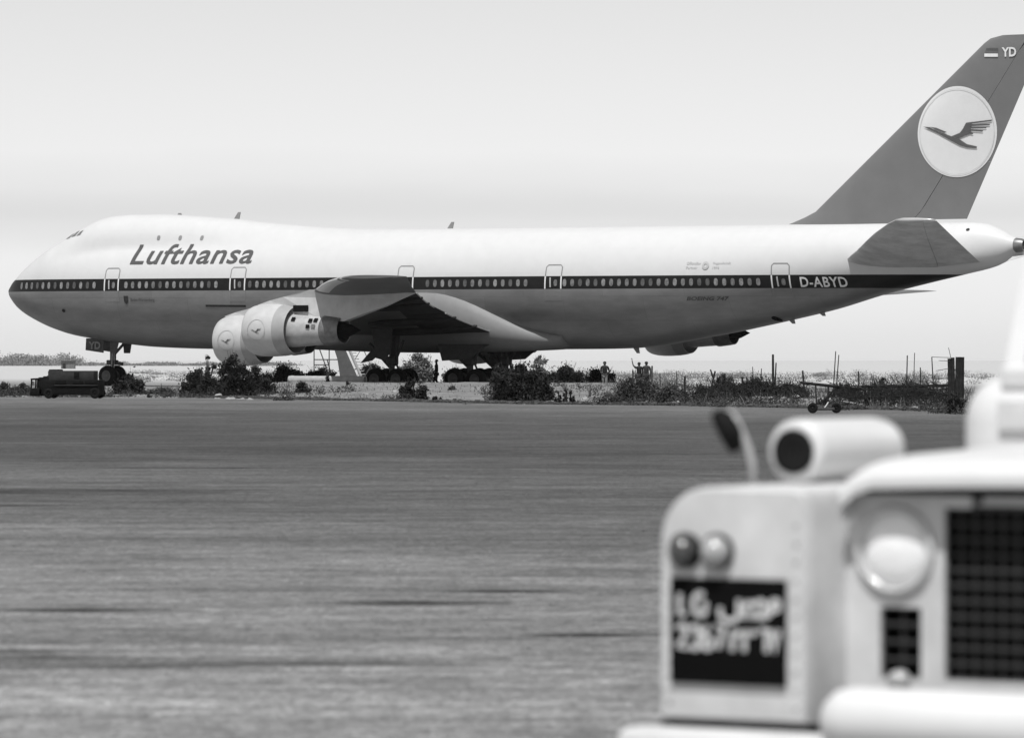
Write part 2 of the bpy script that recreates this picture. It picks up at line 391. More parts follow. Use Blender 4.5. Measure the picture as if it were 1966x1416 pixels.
# ================================================================ AIRLINER (local frame: X forward, Y port, Z up; u = metres aft of the nose)
YAW = R(32.0); AC, AS = math.cos(YAW), math.sin(YAW); AX0, AY0 = -30.75, 287.99
jet = empty('airliner', (AX0, AY0, 0), math.pi-YAW, 'white and grey four engined jet airliner with a humped upper deck parked beyond the apron', 'airliner')
jet.rotation_euler = (0, R(-.24), math.pi-YAW)
def uz(px, py, v):
    k = (px-CX)/F; u = (k*(AY0-v*AC)-AX0+v*AS)/(AC+k*AS); y = AY0-u*AS-v*AC
    return u, CH-(py-HY)/F*y + .0042*u
ZT = pchip([(0, 5.85), (.12, 6.25), (.6, 6.70), (1.7, 7.46), (3.2, 8.42), (4.4, 9.02), (5.2, 9.42), (6.2, 9.87), (6.85, 10.13), (7.75, 10.36), (9.2, 10.46),
            (11.2, 10.46), (13.2, 10.38), (15.1, 10.25), (17.1, 10.1), (18.7, 9.93), (20.9, 9.74), (23.15, 9.56), (26, 9.44), (32, 9.38), (50, 9.37), (62, 9.37),
            (65.4, 9.36), (66.3, 9.3), (67.2, 9.0), (67.9, 8.62), (68.35, 8.42)])
ZB = pchip([(0, 5.85), (.12, 5.50), (.44, 5.18), (1.16, 4.60), (2.2, 4.08), (3.7, 3.52), (5.2, 3.15), (6.6, 2.95), (8.4, 2.72), (11.2, 2.48), (15.1, 2.38), (20, 2.36),
            (42, 2.45), (44.3, 2.5), (46.4, 2.69), (49, 3.1), (50.7, 3.37), (52.4, 3.69), (54.2, 4.04), (57.1, 4.65), (60.1, 5.46), (63, 6.11), (65.2, 6.57),
            (66.9, 6.95), (67.6, 7.25), (68.0, 7.58), (68.35, 7.80)])
HW = pchip([(0, 0), (.12, .42), (.6, 1.0), (1.7, 1.75), (3.2, 2.32), (5.2, 2.78), (8, 3.08), (11, 3.22), (14, 3.25), (46, 3.25), (50, 3.14), (54, 2.88), (57, 2.58),
            (60, 2.2), (63, 1.75), (65.5, 1.25), (67.3, .7), (68.35, .31)])
ZC = pchip([(0, 5.85), (2, 5.80), (5, 5.85), (10, 5.93), (46, 5.93), (54, 6.65), (60, 7.3), (65, 7.95), (68.35, 8.11)])
ZM = pchip([(0, 5.85), (2, 7.7), (4, 8.9), (7, 9.1), (12, 9.2), (22, 9.35), (24, 9.4), (68.35, 9.4)])
def rad(u, th):
    zc, hw = ZC(u), HW(u); zt, zb = ZT(u), ZB(u); c_, s_ = math.cos(th), math.sin(th)
    if s_ < 0: return 1/math.sqrt((c_/max(hw, 1e-4))**2+(s_/max(zc-zb, 1e-4))**2)
    zm = min(zt, ZM(u)); r1 = 1/math.sqrt((c_/max(hw, 1e-4))**2+(s_/max(zm-zc, 1e-4))**2)
    if zt - zm < .01: return r1
    rh = min(2.05, hw*.72); oz = zt-rh-zc                      # upper deck lobe
    b_ = oz*s_; q = b_*b_-(oz*oz-rh*rh)
    if q <= 0: return r1
    r2 = b_+math.sqrt(q)
    if r2 <= 0: return r1
    k = min(.35, zt-zm); h = max(k-abs(r1-r2), 0)/k
    return max(r1, r2)+h*h*k/4
def skin(u, wz, eps=.014):
    lo, hi = -math.pi/2, math.pi/2
    for _ in range(28):
        mid = (lo+hi)/2
        if ZC(u)+rad(u, mid)*math.sin(mid) < wz: lo = mid
        else: hi = mid
    th = (lo+hi)/2; r = rad(u, th)+eps
    return (-u, r*math.cos(th), ZC(u)+r*math.sin(th))
def fuselage_material():
    m = bpy.data.materials.new('fuselage_livery'); m.use_nodes = True; t = m.node_tree; b = t.nodes['Principled BSDF']
    tc_ = t.nodes.new('ShaderNodeTexCoord'); sp = t.nodes.new('ShaderNodeSeparateXYZ'); t.links.new(tc_.outputs['Object'], sp.inputs[0])
    def gt(v_, sock=2, op='GREATER_THAN'):
        n = t.nodes.new('ShaderNodeMath'); n.operation = op; n.inputs[1].default_value = v_; t.links.new(sp.outputs[sock], n.inputs[0]); return n.outputs[0]
    def noise(scale, st):
        mp_ = t.nodes.new('ShaderNodeMapping'); mp_.inputs['Scale'].default_value = st; n = t.nodes.new('ShaderNodeTexNoise')
        n.inputs['Scale'].default_value = scale; n.inputs['Detail'].default_value = 6; n.inputs['Roughness'].default_value = .65
        t.links.new(tc_.outputs['Object'], mp_.inputs[0]); t.links.new(mp_.outputs[0], n.inputs[0]); return n.outputs[0]
    def ramp(src, a_, b_):
        r = t.nodes.new('ShaderNodeValToRGB'); r.color_ramp.elements[0].position = .3; r.color_ramp.elements[1].position = .7
        r.color_ramp.elements[0].color = (a_,)*3+(1,); r.color_ramp.elements[1].color = (b_,)*3+(1,); t.links.new(src, r.inputs[0]); return r.outputs[0]
    def mix(f_, a_, b_):
        x = t.nodes.new('ShaderNodeMixRGB'); t.links.new(f_, x.inputs[0]); t.links.new(a_, x.inputs[1]); t.links.new(b_, x.inputs[2]); return x.outputs[0]
    low = ramp(noise(.9, (.5, 1, 1.6)), .215, .295); white = ramp(noise(1.5, (1, 1, 1)), .545, .575); dark = ramp(noise(2, (1, 1, 1)), .010, .015)
    br = t.nodes.new('ShaderNodeTexBrick'); br.inputs['Color1'].default_value = (1, 1, 1, 1); br.inputs['Color2'].default_value = (.9, .9, .9, 1)
    br.inputs['Mortar'].default_value = (.78, .78, .78, 1); br.inputs['Scale'].default_value = 1; br.inputs['Mortar Size'].default_value = .012
    br.inputs['Brick Width'].default_value = 5.2; br.inputs['Row Height'].default_value = 1.35
    cb = t.nodes.new('ShaderNodeCombineXYZ'); t.links.new(sp.outputs[0], cb.inputs[0]); t.links.new(sp.outputs[2], cb.inputs[1]); t.links.new(cb.outputs[0], br.inputs['Vector'])
    lm = t.nodes.new('ShaderNodeMixRGB'); lm.blend_type = 'MULTIPLY'; lm.inputs[0].default_value = 1; t.links.new(low, lm.inputs[1]); t.links.new(br.outputs[0], lm.inputs[2])
    wm = t.nodes.new('ShaderNodeMixRGB'); wm.blend_type = 'MULTIPLY'; wm.inputs[0].default_value = .22; t.links.new(white, wm.inputs[1]); t.links.new(br.outputs[0], wm.inputs[2])
    c1 = mix(gt(5.815), lm.outputs[0], dark); c2 = mix(gt(6.54), c1, wm.outputs[0])
    # dark radome tip and stripe wrapping the nose
    nose = t.nodes.new('ShaderNodeMath'); nose.operation = 'MULTIPLY'
    t.links.new(gt(-.36, 0), nose.inputs[0]); t.links.new(gt(6.5, 2, 'LESS_THAN'), nose.inputs[1])
    c3 = mix(nose.outputs[0], c2, dark); t.links.new(c3, b.inputs['Base Color'])
    b.inputs['Roughness'].default_value = .42; b.inputs['Specular IOR Level'].default_value = .18
    inv = gt(5.815, 2, 'LESS_THAN'); mm = t.nodes.new('ShaderNodeMath'); mm.operation = 'MULTIPLY'; mm.inputs[1].default_value = .5
    t.links.new(inv, mm.inputs[0]); t.links.new(mm.outputs[0], b.inputs['Metallic'])
    return m
M['fuselage'] = fuselage_material()
us = [0.004, .03, .07, .12, .2, .3, .45, .6, .8, 1.05, 1.35, 1.7] + [2.0+.3*i for i in range(60)] + [20+.7*i for i in range(36)] + [45+.45*i for i in range(51)] + [67.8, 68.0, 68.2, 68.35]
us = sorted(set(round(x, 4) for x in us if x <= 68.35)); NR = 96
fb = MB(); fb.loft([[(-u, rad(u, 2*math.pi*k/NR)*math.cos(2*math.pi*k/NR) if False else math.copysign(1, math.cos(2*math.pi*k/NR))*abs(rad(u, math.asin(math.sin(2*math.pi*k/NR)))*math.cos(2*math.pi*k/NR)),
     ZC(u)+rad(u, math.asin(max(-1, min(1, math.sin(2*math.pi*k/NR)))))*math.sin(2*math.pi*k/NR)) for k in range(NR)] for u in us])
fus = fb.build('fuselage', M['fuselage'], jet, smooth=True)
# --- passenger windows: one object each, 20 inch pitch, port side
def window_row(u0, n, skip=()):
    for i in range(n):
        if i in skip: continue
        u = u0+.508*i
        if u < 5: u = u0+.40*i
        vs_, fs = ellipse2d(0, 0, .125, .205, 14, 2.6)
        mb = conform([(u+x, 6.165+y) for x, y in vs_], fs, lambda x, y: skin(x, y, .02))
        h = random.random(); mb.build('window', M['pane_light' if h < .4 else ('pane_mid' if h < .75 else 'pane_dark')], fus)
def u_at(px, v=3.2): return uz(px, 546, v)[0]
def nose_u(px):                                    # the stripe line on the tapering nose
    u = 3.0
    for _ in range(30): u = uz(px, 546, skin(max(.3, u), 6.16)[1])[0]
    return u
ua, ub = nose_u(41), nose_u(180)
for i in range(13):
    u = ua+(ub-ua)*i/12
    vs_, fs = ellipse2d(0, 0, .12, .205, 14, 2.6)
    conform([(u+x, 6.165+y) for x, y in vs_], fs, lambda x, y: skin(x, y, .02)).build('window', M[random.choice(['pane_light', 'pane_mid', 'pane_dark'])], fus)
for p0, p1 in ((241.6, 412.5), (480, 745), (821, 1014), (1084, 1448)):
    a_, b_ = u_at(p0), u_at(p1); window_row(a_, int(round((b_-a_)/.508))+1)
# upper deck windows
for px in (299, 340, 381):
    u, z = uz(px, 457, 2.2)
    vs_, fs = ellipse2d(u, z, .12, .15, 12, 2.6); conform(vs_, fs, lambda x, y: skin(x, y, .02)).build('window', M['outline_grey'], fus)
# cockpit windows: three panes in a row on the port side
for (a_, b_), (z0, z1) in (((5.0, 5.45), (8.98, 9.36)), ((5.52, 5.98), (9.10, 9.50)), ((6.05, 6.45), (9.16, 9.52))):
    q = [(a_+.05, z0), (b_, z0+.06), (b_+.06, z1), (a_+.22, z1-.10)]
    conform(q, [(0, 1, 2, 3)], lambda x, y: skin(x, y, .02), .15, .12).build('cockpit_window', M['cockpit_glass'], fus)
# --- doors
def door(px, v=3.2, wd=1.05, w0=5.205, w1=7.165):
    u = u_at(px, v); h = wd/2
    bx = [(u-h, w0), (u+h, w0), (u+h, w1), (u-h, w1)]
    d_ = conform(bx, [(0, 1, 2, 3)], lambda x, y: skin(x, y, .010), .3, .12).build('door', M['fuselage'], jet, smooth=True)
    c_ = .12; path = [(u-h, w0), (u+h, w0), (u+h, w1-c_), (u+h-c_, w1), (u-h+c_, w1), (u-h, w1-c_)]
    vs_, fs = ribbon2d(path, .06, True)
    fr = conform(vs_, fs, lambda x, y: skin(x, y, .022), .5, .1); fr.build('door_frame', M['outline_grey'], d_)
    for s_ in (-1, 1):                               # pale edging where the frame crosses the stripe
        vs_, fs = ribbon2d([(u+s_*h, 5.83), (u+s_*h, 6.53)], .085)
        conform(vs_, fs, lambda x, y: skin(x, y, .03), None, .1).build('door_edge', M['light_letter'], d_)
    vs_, fs = ellipse2d(u+.16, 6.16, .12, .19, 12, 2.6); conform(vs_, fs, lambda x, y: skin(x, y, .03)).build('door_window', M['pane_mid'], d_)
    vs_, fs = ribbon2d([(u-.17, 5.92), (u-.20, 6.46)], .09); conform(vs_, fs, lambda x, y: skin(x, y, .035), None, .1).build('door_handle', M['faint_paint'], d_)
for px in (213, 456, 778, 1062, 1490): door(px)
# cargo door on the lower lobe
a_, b_ = u_at(393), u_at(442)
cd = conform([(a_, 4.93), (b_, 4.93), (b_, 5.72), (a_, 5.72)], [(0, 1, 2, 3)], lambda x, y: skin(x, y, .016), .3, .12).build('cargo_door', M['fairing'], jet)
vs_, fs = ribbon2d([(a_, 4.93), (u_at(470), 4.9)], .12); conform(vs_, fs, lambda x, y: skin(x, y, .02), .4).build('door_sill', M['flap_dark'], cd)
# --- lettering and marks on the fuselage
def fus_text(s, px0, px1, y0, y1, m, name='lettering', shear=0, bold=0, v=3.2, spacing=1.0, parent=None):
    vs_, fs = text2d(s, 1, shear, bold, spacing)
    u0, z0 = uz(px0, y0, v); u1, z1 = uz(px1, y1, v)
    zm0 = (uz((px0+px1)/2, y0, v)[1]); zm1 = uz((px0+px1)/2, y1, v)[1]
    vs_ = fit2d(vs_, u0, u1, zm0, zm1)
    return conform(vs_, fs, lambda x, y: skin(x, y, .03), None, .12).build(name, m, parent or fus)
fus_text('Lufthansa', 247, 481, 507, 468, M['letter_paint'], shear=.12, bold=.012, v=2.95, spacing=1.05)
fus_text('D-ABYD', 1532, 1614, 550, 531, M['light_letter'], bold=.02, v=2.75, spacing=1.08)
fus_text('BOEING 747', 1316, 1394, 576.5, 569, M['letter_paint'], shear=.3, bold=.03, v=3.1)
fus_text('Baden-Württemberg', 252, 298, 580, 572, M['letter_paint'], bold=.01, v=3.1)
fus_text('Offizieller', 1318, 1345, 508, 502.5, M['faint_paint'], v=3.0)
fus_text('Partner', 1318, 1339, 516, 511, M['faint_paint'], v=3.0)
fus_text('Fluggesellschaft', 1368, 1401, 508, 502.5, M['faint_paint'], v=3.0)
fus_text('1974', 1368, 1380, 516, 511, M['faint_paint'], v=3.0)
u, z = uz(1354, 510, 3.0); vs_, fs = ring2d(u, z, .22, .22, .13, 16); conform(vs_, fs, lambda x, y: skin(x, y, .03)).build('round_mark', M['faint_paint'], fus)
u, z = uz(243, 575, 3.1)
conform([(u-.16, z+.22), (u-.16, z-.05), (u-.09, z-.2), (u, z-.27), (u+.09, z-.2), (u+.16, z-.05), (u+.16, z+.22)], [(0, 1, 2, 3, 4, 5, 6)], lambda x, y: skin(x, y, .03)).build('crest', M['dark_paint'], fus)
# --- blade antennas and drains
def blade(u, z0, h, top, sw=.35, parent=None):
    s_ = 1 if top else -1; mb = MB()
    b0 = [(-(u), -.04, z0-.1*s_), (-(u+.4), -.04, z0-.1*s_), (-(u+.4), .04, z0-.1*s_), (-(u), .04, z0-.1*s_)]
    t0 = [(-(u+sw), -.02, z0+h*s_), (-(u+sw+.18), -.02, z0+h*s_), (-(u+sw+.18), .02, z0+h*s_), (-(u+sw), .02, z0+h*s_)]
    mb.loft([b0, t0]).build('antenna', M['outline_grey'], parent or fus)
for px, top in ((447, True), (856, True)):
    u = uz(px, 430, 0)[0]; blade(u, ZT(u), .38, True)
u = uz(339, 411, 0)[0]; blade(u, ZT(u), .10, True, .1)
for px, h in ((1214, .28), (1512, .16), (1570, .12)):
    u = uz(px, 640, 0)[0]; blade(u, ZB(u), h, False, .3)
u, z = uz(1473, 611, 2.0); vs_, fs = ellipse2d(u, z, .2, .13, 12); conform(vs_, fs, lambda x, y: skin(x, y, .03)).build('outflow_valve', M['soot'], fus)
u, z = uz(130, 596, 2.2); vs_, fs = ellipse2d(u, z, .13, .1, 12); conform(vs_, fs, lambda x, y: skin(x, y, .03)).build('static_port', M['flap_dark'], fus)
u, z = uz(1855, 441, 1.0); vs_, fs = ellipse2d(u, z, .1, .07, 10); conform(vs_, fs, lambda x, y: skin(x, y, .03)).build('vent', M['flap_dark'], fus)
# tail cone exhaust
ex = MB(); ex.lathe([(0, .40), (.35, .36), (.5, .30), (.5, .24), (.1, .2), (.1, .01)], (-68.15, 0, 8.10), (-1, 0, 0), 20).build('exhaust_cone', M['nozzle_metal'], jet, smooth=True, sharp=40)
# --- belly fairing where the wings join
bf = MB(); rings = []
for i in range(33):
    t_ = i/32; u = 20.5+20.3*t_
    e_ = math.sin(math.pi*min(1, max(0, t_)))**.5
    top = 4.6+1.85*sstep(.3, .5, t_) - 3.0*sstep(.60, 1.0, t_)
    hw = 3.05+.55*e_-1.0*sstep(.72, 1.0, t_); bot = 2.62-.42*e_
    ring = []
    for k in range(24):
        a = 2*math.pi*k/24; c_, s_ = math.cos(a), math.sin(a)
        zc = (top+bot)/2; hh = (top-bot)/2
        ring.append((-u, hw*math.copysign(abs(c_)**.62, c_), zc+hh*math.copysign(abs(s_)**.75, s_)))
    rings.append(ring)
bf.loft(rings).build('belly_fairing', M['fairing'], jet, smooth=True)
# --- wings
def foil(end=1.0, n=14):
    up = []; lo = []
    for i in range(n+1):
        x = end*(1-math.cos(math.pi*i/n/ (2 if end < 1 else 1)))/(1 if end < 1 else 2)
        t_ = 5*(.2969*math.sqrt(x)-.1260*x-.3516*x*x+.2843*x**3-.1036*x**4)
        cmb = .02*math.sin(math.pi*x)
        up.append((x, t_+cmb)); lo.append((x, -t_*.9+cmb))
    return up[::-1]+lo[1:] if end < 1 else up[::-1]+lo[1:-1]
FO = foil()
WLE = pchip([(2.0, 19.2), (3.3, 21.0), (7, 24.5), (11.9, 28.9), (21.2, 37.0), (28.9, 43.8), (29.8, 45.0)])
WTE = pchip([(2.0, 36.6), (3.3, 36.7), (7, 37.4), (11.9, 38.9), (21.2, 43.5), (29.8, 48.55)])
WZL = pchip([(2.0, 4.2), (3.3, 4.35), (7, 4.55), (11.9, 4.98), (21.2, 5.5), (29.8, 6.05)])
WZT = pchip([(2.0, 3.3), (3.3, 3.5), (7, 4.0), (11.9, 4.62), (21.2, 5.43), (29.8, 6.10)])
WTC = pchip([(2.0, .13), (7, .115), (11.9, .10), (21.2, .085), (29.0, .08), (29.8, .05)])
def wing_pt(v, x, t_, side=1):
    ch = WTE(v)-WLE(v); u = WLE(v)+ch*x; z = WZL(v)+(WZT(v)-WZL(v))*x + t_*WTC(v)*ch
    return (-u, v*side, z)
for side in (1, -1):
    vsn = [2.0, 2.6, 3.3, 4.5, 5.7, 7, 8.6, 10.2, 11.9, 14.2, 16.5, 18.8, 21.2, 23.4, 25.5, 27.5, 28.9, 29.5, 29.8]
    wing = MB(); front = foil(.76)
    # main box with blunt rear spar
    wing.loft([[wing_pt(v, x, t_, side) for x, t_ in front] for v in vsn])
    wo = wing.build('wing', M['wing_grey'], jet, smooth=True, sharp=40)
    # leading edge slats
    for va, vb in ((4.6, 10.6), (13.0, 20.2), (22.4, 29.2)):
        le = MB(); vv = [va+(vb-va)*i/6 for i in range(7)]
        lf = [(x-.004, t_*1.03) for x, t_ in foil(.13, 7)]
        le.loft([[wing_pt(v, x, t_, side) for x, t_ in lf] for v in vv]); le.build('slat', M['wing_edge'], wo, smooth=True, sharp=40)
    # flaps and ailerons along the trailing edge
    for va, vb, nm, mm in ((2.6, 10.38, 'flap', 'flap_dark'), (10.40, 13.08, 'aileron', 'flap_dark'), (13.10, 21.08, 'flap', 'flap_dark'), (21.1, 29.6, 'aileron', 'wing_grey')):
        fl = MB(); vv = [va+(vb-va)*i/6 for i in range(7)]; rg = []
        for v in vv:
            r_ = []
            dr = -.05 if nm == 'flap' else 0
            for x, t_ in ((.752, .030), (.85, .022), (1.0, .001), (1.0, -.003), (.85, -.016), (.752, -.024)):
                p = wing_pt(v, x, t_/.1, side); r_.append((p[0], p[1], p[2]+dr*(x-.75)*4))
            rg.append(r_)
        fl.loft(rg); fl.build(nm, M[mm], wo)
        if nm == 'flap':
            ed = MB(); ed.tube([Vector(wing_pt(v, 1.0, 0, side))+Vector((-.03, 0, -.05)) for v in vv], .035, 6); ed.build('flap_edge', M['wing_edge'], wo)
    # flap track fairings
    for v in (5.5, 8.9, 15.4, 18.6):
        cn = MB(); ch = WTE(v)-WLE(v); pts = []; rr = []
        for i in range(9):
            t_ = i/8; x = .52+.50*t_; p = Vector(wing_pt(v, min(1, x), -.45*(1-t_), side)); p.x = -(WLE(v)+ch*x); p.z -= .08+.15*t_*(1-t_)
            pts.append(p); rr.append(.03+.22*math.sin(math.pi*min(.97, t_*.93+.05))**.8)
        cn.tube(pts, rr, 10); cn.build('flap_track_fairing', M['flap_dark'], wo, smooth=True)
# --- engines and pylons
BIRD = [[(1083,792),(1130,797),(1190,830),(1290,870),(1340,888),(1400,932),(1470,950),(1468,963),(1400,957),(1350,940),(1290,905),(1185,842)],
        [(1130,795),(1180,803),(1258,838),(1240,843),(1170,815)],
        [(1290,870),(1350,845),(1372,815),(1395,770),(1442,764),(1426,800),(1432,850),(1340,886)],
        [(1432,766),(1580,750),(1575,762),(1430,779)], [(1430,784),(1566,782),(1560,793),(1426,797)],
        [(1428,802),(1541,806),(1535,815),(1424,815)], [(1424,821),(1516,831),(1510,841),(1420,832)], [(1420,838),(1446,852),(1440,859),(1412,852)]]
BIRD = [[((x-1325)/285, -(y-835)/345) for x, y in p] for p in BIRD]
def bird2d():
    vs_ = []; fs = []
    for p in BIRD:
        o = len(vs_); vs_ += p; fs.append(tuple(range(o, o+len(p))))
    return vs_, fs
PYL = [(496, 585), (520, 577), (548, 570), (580, 561), (600, 556), (690, 556), (798, 562), (770, 574), (740, 588), (700, 603), (664, 617), (640, 613), (612, 607), (560, 605), (525, 600)]
PYL = [uz(px, py, 21.2) for px, py in PYL]
ENG = {1: (33.1, 21.2, 3.40), 2: (24.5, 11.9, 2.86)}
def engine(idx, side):
    u0, v0, zc = ENG[idx]; zc += .0 if side > 0 else .06; dz = zc-ENG[1][2]; y0 = v0*side
    o = (-u0, y0, zc); K = .955
    def kr(p): return [(a_, b_*K) for a_, b_ in p]
    cowl = MB()
    cowl.lathe(kr([(.55, 1.02), (.25, 1.05), (.06, 1.14), (0, 1.22), (.05, 1.30), (.22, 1.38), (.55, 1.45), (.95, 1.48), (1.45, 1.48), (1.95, 1.45), (2.08, 1.435)]), o, (-1, 0, 0), 40)
    e_ = cowl.build('engine', M['cowl_white'], jet, smooth=True, sharp=50)
    MB().lathe(kr([(2.08, 1.445), (2.45, 1.39), (2.8, 1.305), (2.79, 1.275), (2.2, 1.29), (1.6, 1.2)]), o, (-1, 0, 0), 40).build('thrust_reverser', M['cowl_band'], e_, smooth=True, sharp=40)
    MB().lathe(kr([(1.55, 1.22), (1.56, .2), (1.2, .02)]), o, (-1, 0, 0), 32).build('fan_face', M['soot'], e_, smooth=True, sharp=40)
    MB().lathe([(1.7, .98), (2.5, .93), (3.4, .86), (4.1, .81), (4.6, .78), (4.9, .76)], o, (-1, 0, 0), 36).build('core_cowl', M['core_metal'], e_, smooth=True)
    MB().lathe([(4.72, .80), (4.8, .83), (4.95, .82), (5.55, .75), (5.85, .70), (5.83, .66), (5.1, .68), (5.05, .1)], o, (-1, 0, 0), 36).build('nozzle', M['nozzle_metal'], e_, smooth=True, sharp=50)
    MB().lathe([(5.1, .45), (5.8, .44), (6.3, .30), (6.7, .12), (6.95, .01)], o, (-1, 0, 0), 24).build('exhaust_plug', M['soot'], e_, smooth=True)
    if side > 0:
        def cyl(r_, x, z, eps=.015):                # point on the cowl side at station x, height z
            r = r_+eps; z = max(-r*.99, min(r*.99, z)); return (-(u0+x), y0+math.sqrt(r*r-z*z), zc+z)
        vs_, fs = bird2d(); sp = fit2d(vs_, .80, 1.66, -.36, .16) if False else [(1.12+x*.40, -.02+y*.44) for x, y in vs_]
        conform(sp, fs, lambda x, y: cyl(1.482*K, x, y), None, .1).build('bird_emblem', M['letter_paint'], e_)
        vs_, fs = ring2d(1.12, .0, .58, .58, .03, 40)
        conform(vs_, fs, lambda x, y: cyl(1.482*K, x, y)).build('emblem_ring', M['ring_paint'], e_)
        for x, z in ((4.02, .42), (4.34, .44), (3.95, .10), (4.28, .12), (2.95, .50)):
            vs_ = [(x, z), (x+.24, z), (x+.24, z+.2), (x, z+.2)]
            rr = .78+(4.6-x)*.075
            conform(vs_, [(0, 1, 2, 3)], lambda X, Z: cyl(rr+.02, X, Z, .02), .1, .1).build('access_panel', M['soot' if x != 4.28 else 'nozzle_metal'], e_)
    # pylon
    du = u0-33.35 if idx == 2 else .0; pm = MB(); rings = []
    n = len(PYL)
    def w_at(u): return .05+.27*sstep(33.0, 36, u)*(1-sstep(38, 43.6, u)*.9)
    A = [(-(u+du), y0+w_at(u), z+dz) for u, z in PYL]; B = [(-(u+du), y0-w_at(u), z+dz) for u, z in PYL]
    pm.add(A+B, [tuple(range(n)), tuple(range(2*n-1, n-1, -1))]+[(i, (i+1) % n, n+(i+1) % n, n+i) for i in range(n)])
    po = pm.build('pylon', M['pylon_grey'], jet)
    if side > 0 and idx == 1:
        u, z = uz(590, 592, 21.2)
        MB().box((-(u-.2), y0+.36, z), (.95, .06, .34)).build('pylon_vent', M['soot'], po)
for i in (1, 2):
    for s_ in (1, -1): engine(i, s_)
# --- fin and rudder
def fin_le(z): return lerp_tab([(9.1, 53.4), (9.45, 54.5), (9.75, 55.3), (10.05, 55.95), (19.0, 66.22), (19.25, 66.6), (19.4, 67.3)], z)
def fin_te(z): return 65.12+.475*(z-9.35)
def fin_half(u, z):
    a, b = fin_le(z), fin_te(z); x = max(0, min(1, (u-a)/(b-a)))
    t_ = 5*(.2969*math.sqrt(x)-.1260*x-.3516*x*x+.2843*x**3-.1015*x**4)
    return t_*2*(.95-.06*(z-9.3))*.5*(1 if z < 19.2 else .6)
fz = [9.1, 9.3, 9.45, 9.6, 9.75, 9.9, 10.05]+[10.5+.5*i for i in range(18)]+[19.25, 19.4]
xs0 = [.0, .01, .03, .07, .13, .22, .33, .45, .58, .7]
def fin_ring(z, xsn):
    a, b = fin_le(z), fin_te(z); ux = [a+(b-a)*x for x in xsn]
    return [(-u, fin_half(u, z), z) for u in ux]+[(-u, -fin_half(u, z), z) for u in ux[::-1]]
fin = MB().loft([fin_ring(z, xs0) for z in fz]).build('tail_fin', M['tail_paint'], jet, smooth=True, sharp=50)
for za, zb_ in ((9.55, 12.6), (12.605, 19.38)):
    zz = [za+(zb_-za)*i/8 for i in range(9)]
    MB().loft([fin_ring(z, [.704, .8, .9, 1.0]) for z in zz]).build('rudder', M['tail_paint'], fin, smooth=True, sharp=50)
def fin_pt(u, z, eps=.03): return (-u, fin_half(u, z)+eps, z)
uc = 64.72; zc_ = uz(1837, 253, .2)[1]
ru, rz_ = 2.32, 2.46
vs_, fs = ellipse2d(uc, zc_, ru, rz_, 64)
disc = conform(vs_, fs, lambda x, y: fin_pt(x, y, .025), .25, .6).build('emblem_disc', M['emblem_paint'], fin, smooth=True)
vs_, fs = bird2d(); conform([(uc+x*ru, zc_+y*rz_) for x, y in vs_], fs, lambda x, y: fin_pt(x, y, .07), .25, .5).build('bird_emblem', M['bird_paint'], disc)
vs_, fs = ring2d(uc, zc_, ru*.945, rz_*.945, .03, 64); conform(vs_, fs, lambda x, y: fin_pt(x, y, .06)).build('emblem_ring', M['disc_ring'], disc)
def fin_quad(px0, px1, y0, y1, m, name):
    a = [uz(px0, y0, .2), uz(px1, y0, .2), uz(px1, y1, .2), uz(px0, y1, .2)]
    conform(a, [(0, 1, 2, 3)], lambda x, y: fin_pt(x, y, .04), .3).build(name, m, fin)
fin_quad(1888, 1914, 109.5, 103.2, M['light_letter'], 'flag_stripe'); fin_quad(1889, 1914, 102.6, 97.6, M['wing_grey'], 'flag_stripe'); fin_quad(1891, 1914, 97, 92.5, M['bird_paint'], 'flag_stripe')
vs_, fs = text2d('YD', 1, 0, .03); u0, z0 = uz(1921, 109.5, .2); u1, z1 = uz(1948, 90.5, .2)
conform(fit2d(vs_, u0, u1, z0, z1), fs, lambda x, y: fin_pt(x, y, .04), .4).build('lettering', M['light_letter'], fin)
# --- tailplanes
TLE = pchip([(.6, 57.6), (2, 58.9), (10.2, 65.7), (11.05, 66.6)]); TTE = pchip([(.6, 66.5), (2, 66.8), (11.05, 68.9)])
for side in (1, -1):
    vv = [.6, 1.3, 2, 4, 6, 8, 10.2, 10.8, 11.05]
    def tp(v, x, t_):
        ch = TTE(v)-TLE(v); return (-(TLE(v)+ch*x), v*side, 7.32+.205*(v-2)+.006*(v-2)**0 + t_*ch*(.105 if v < 11 else .05))
    sf = [(x, (t_-.02*math.sin(math.pi*x)*1.0)) for x, t_ in foil(.7)]
    t0 = MB().loft([[tp(v, x, t_) for x, t_ in sf] for v in vv]).build('tailplane', M['tail_grey'], jet, smooth=True, sharp=40)
    MB().loft([[tp(v, x, t_) for x, t_ in ((.703, .30), (.85, .16), (1, .01), (1, -.01), (.85, -.13), (.703, -.26))] for v in vv[1:-1]]).build('elevator', M['tail_grey'], t0)
    MB().tube([Vector(tp(11.02, x, 0)) for x in (.02, .2, .5, .8, 1.0)], [.06, .13, .13, .09, .03], 8).build('tip_cap', M['wing_edge'], t0, smooth=True)
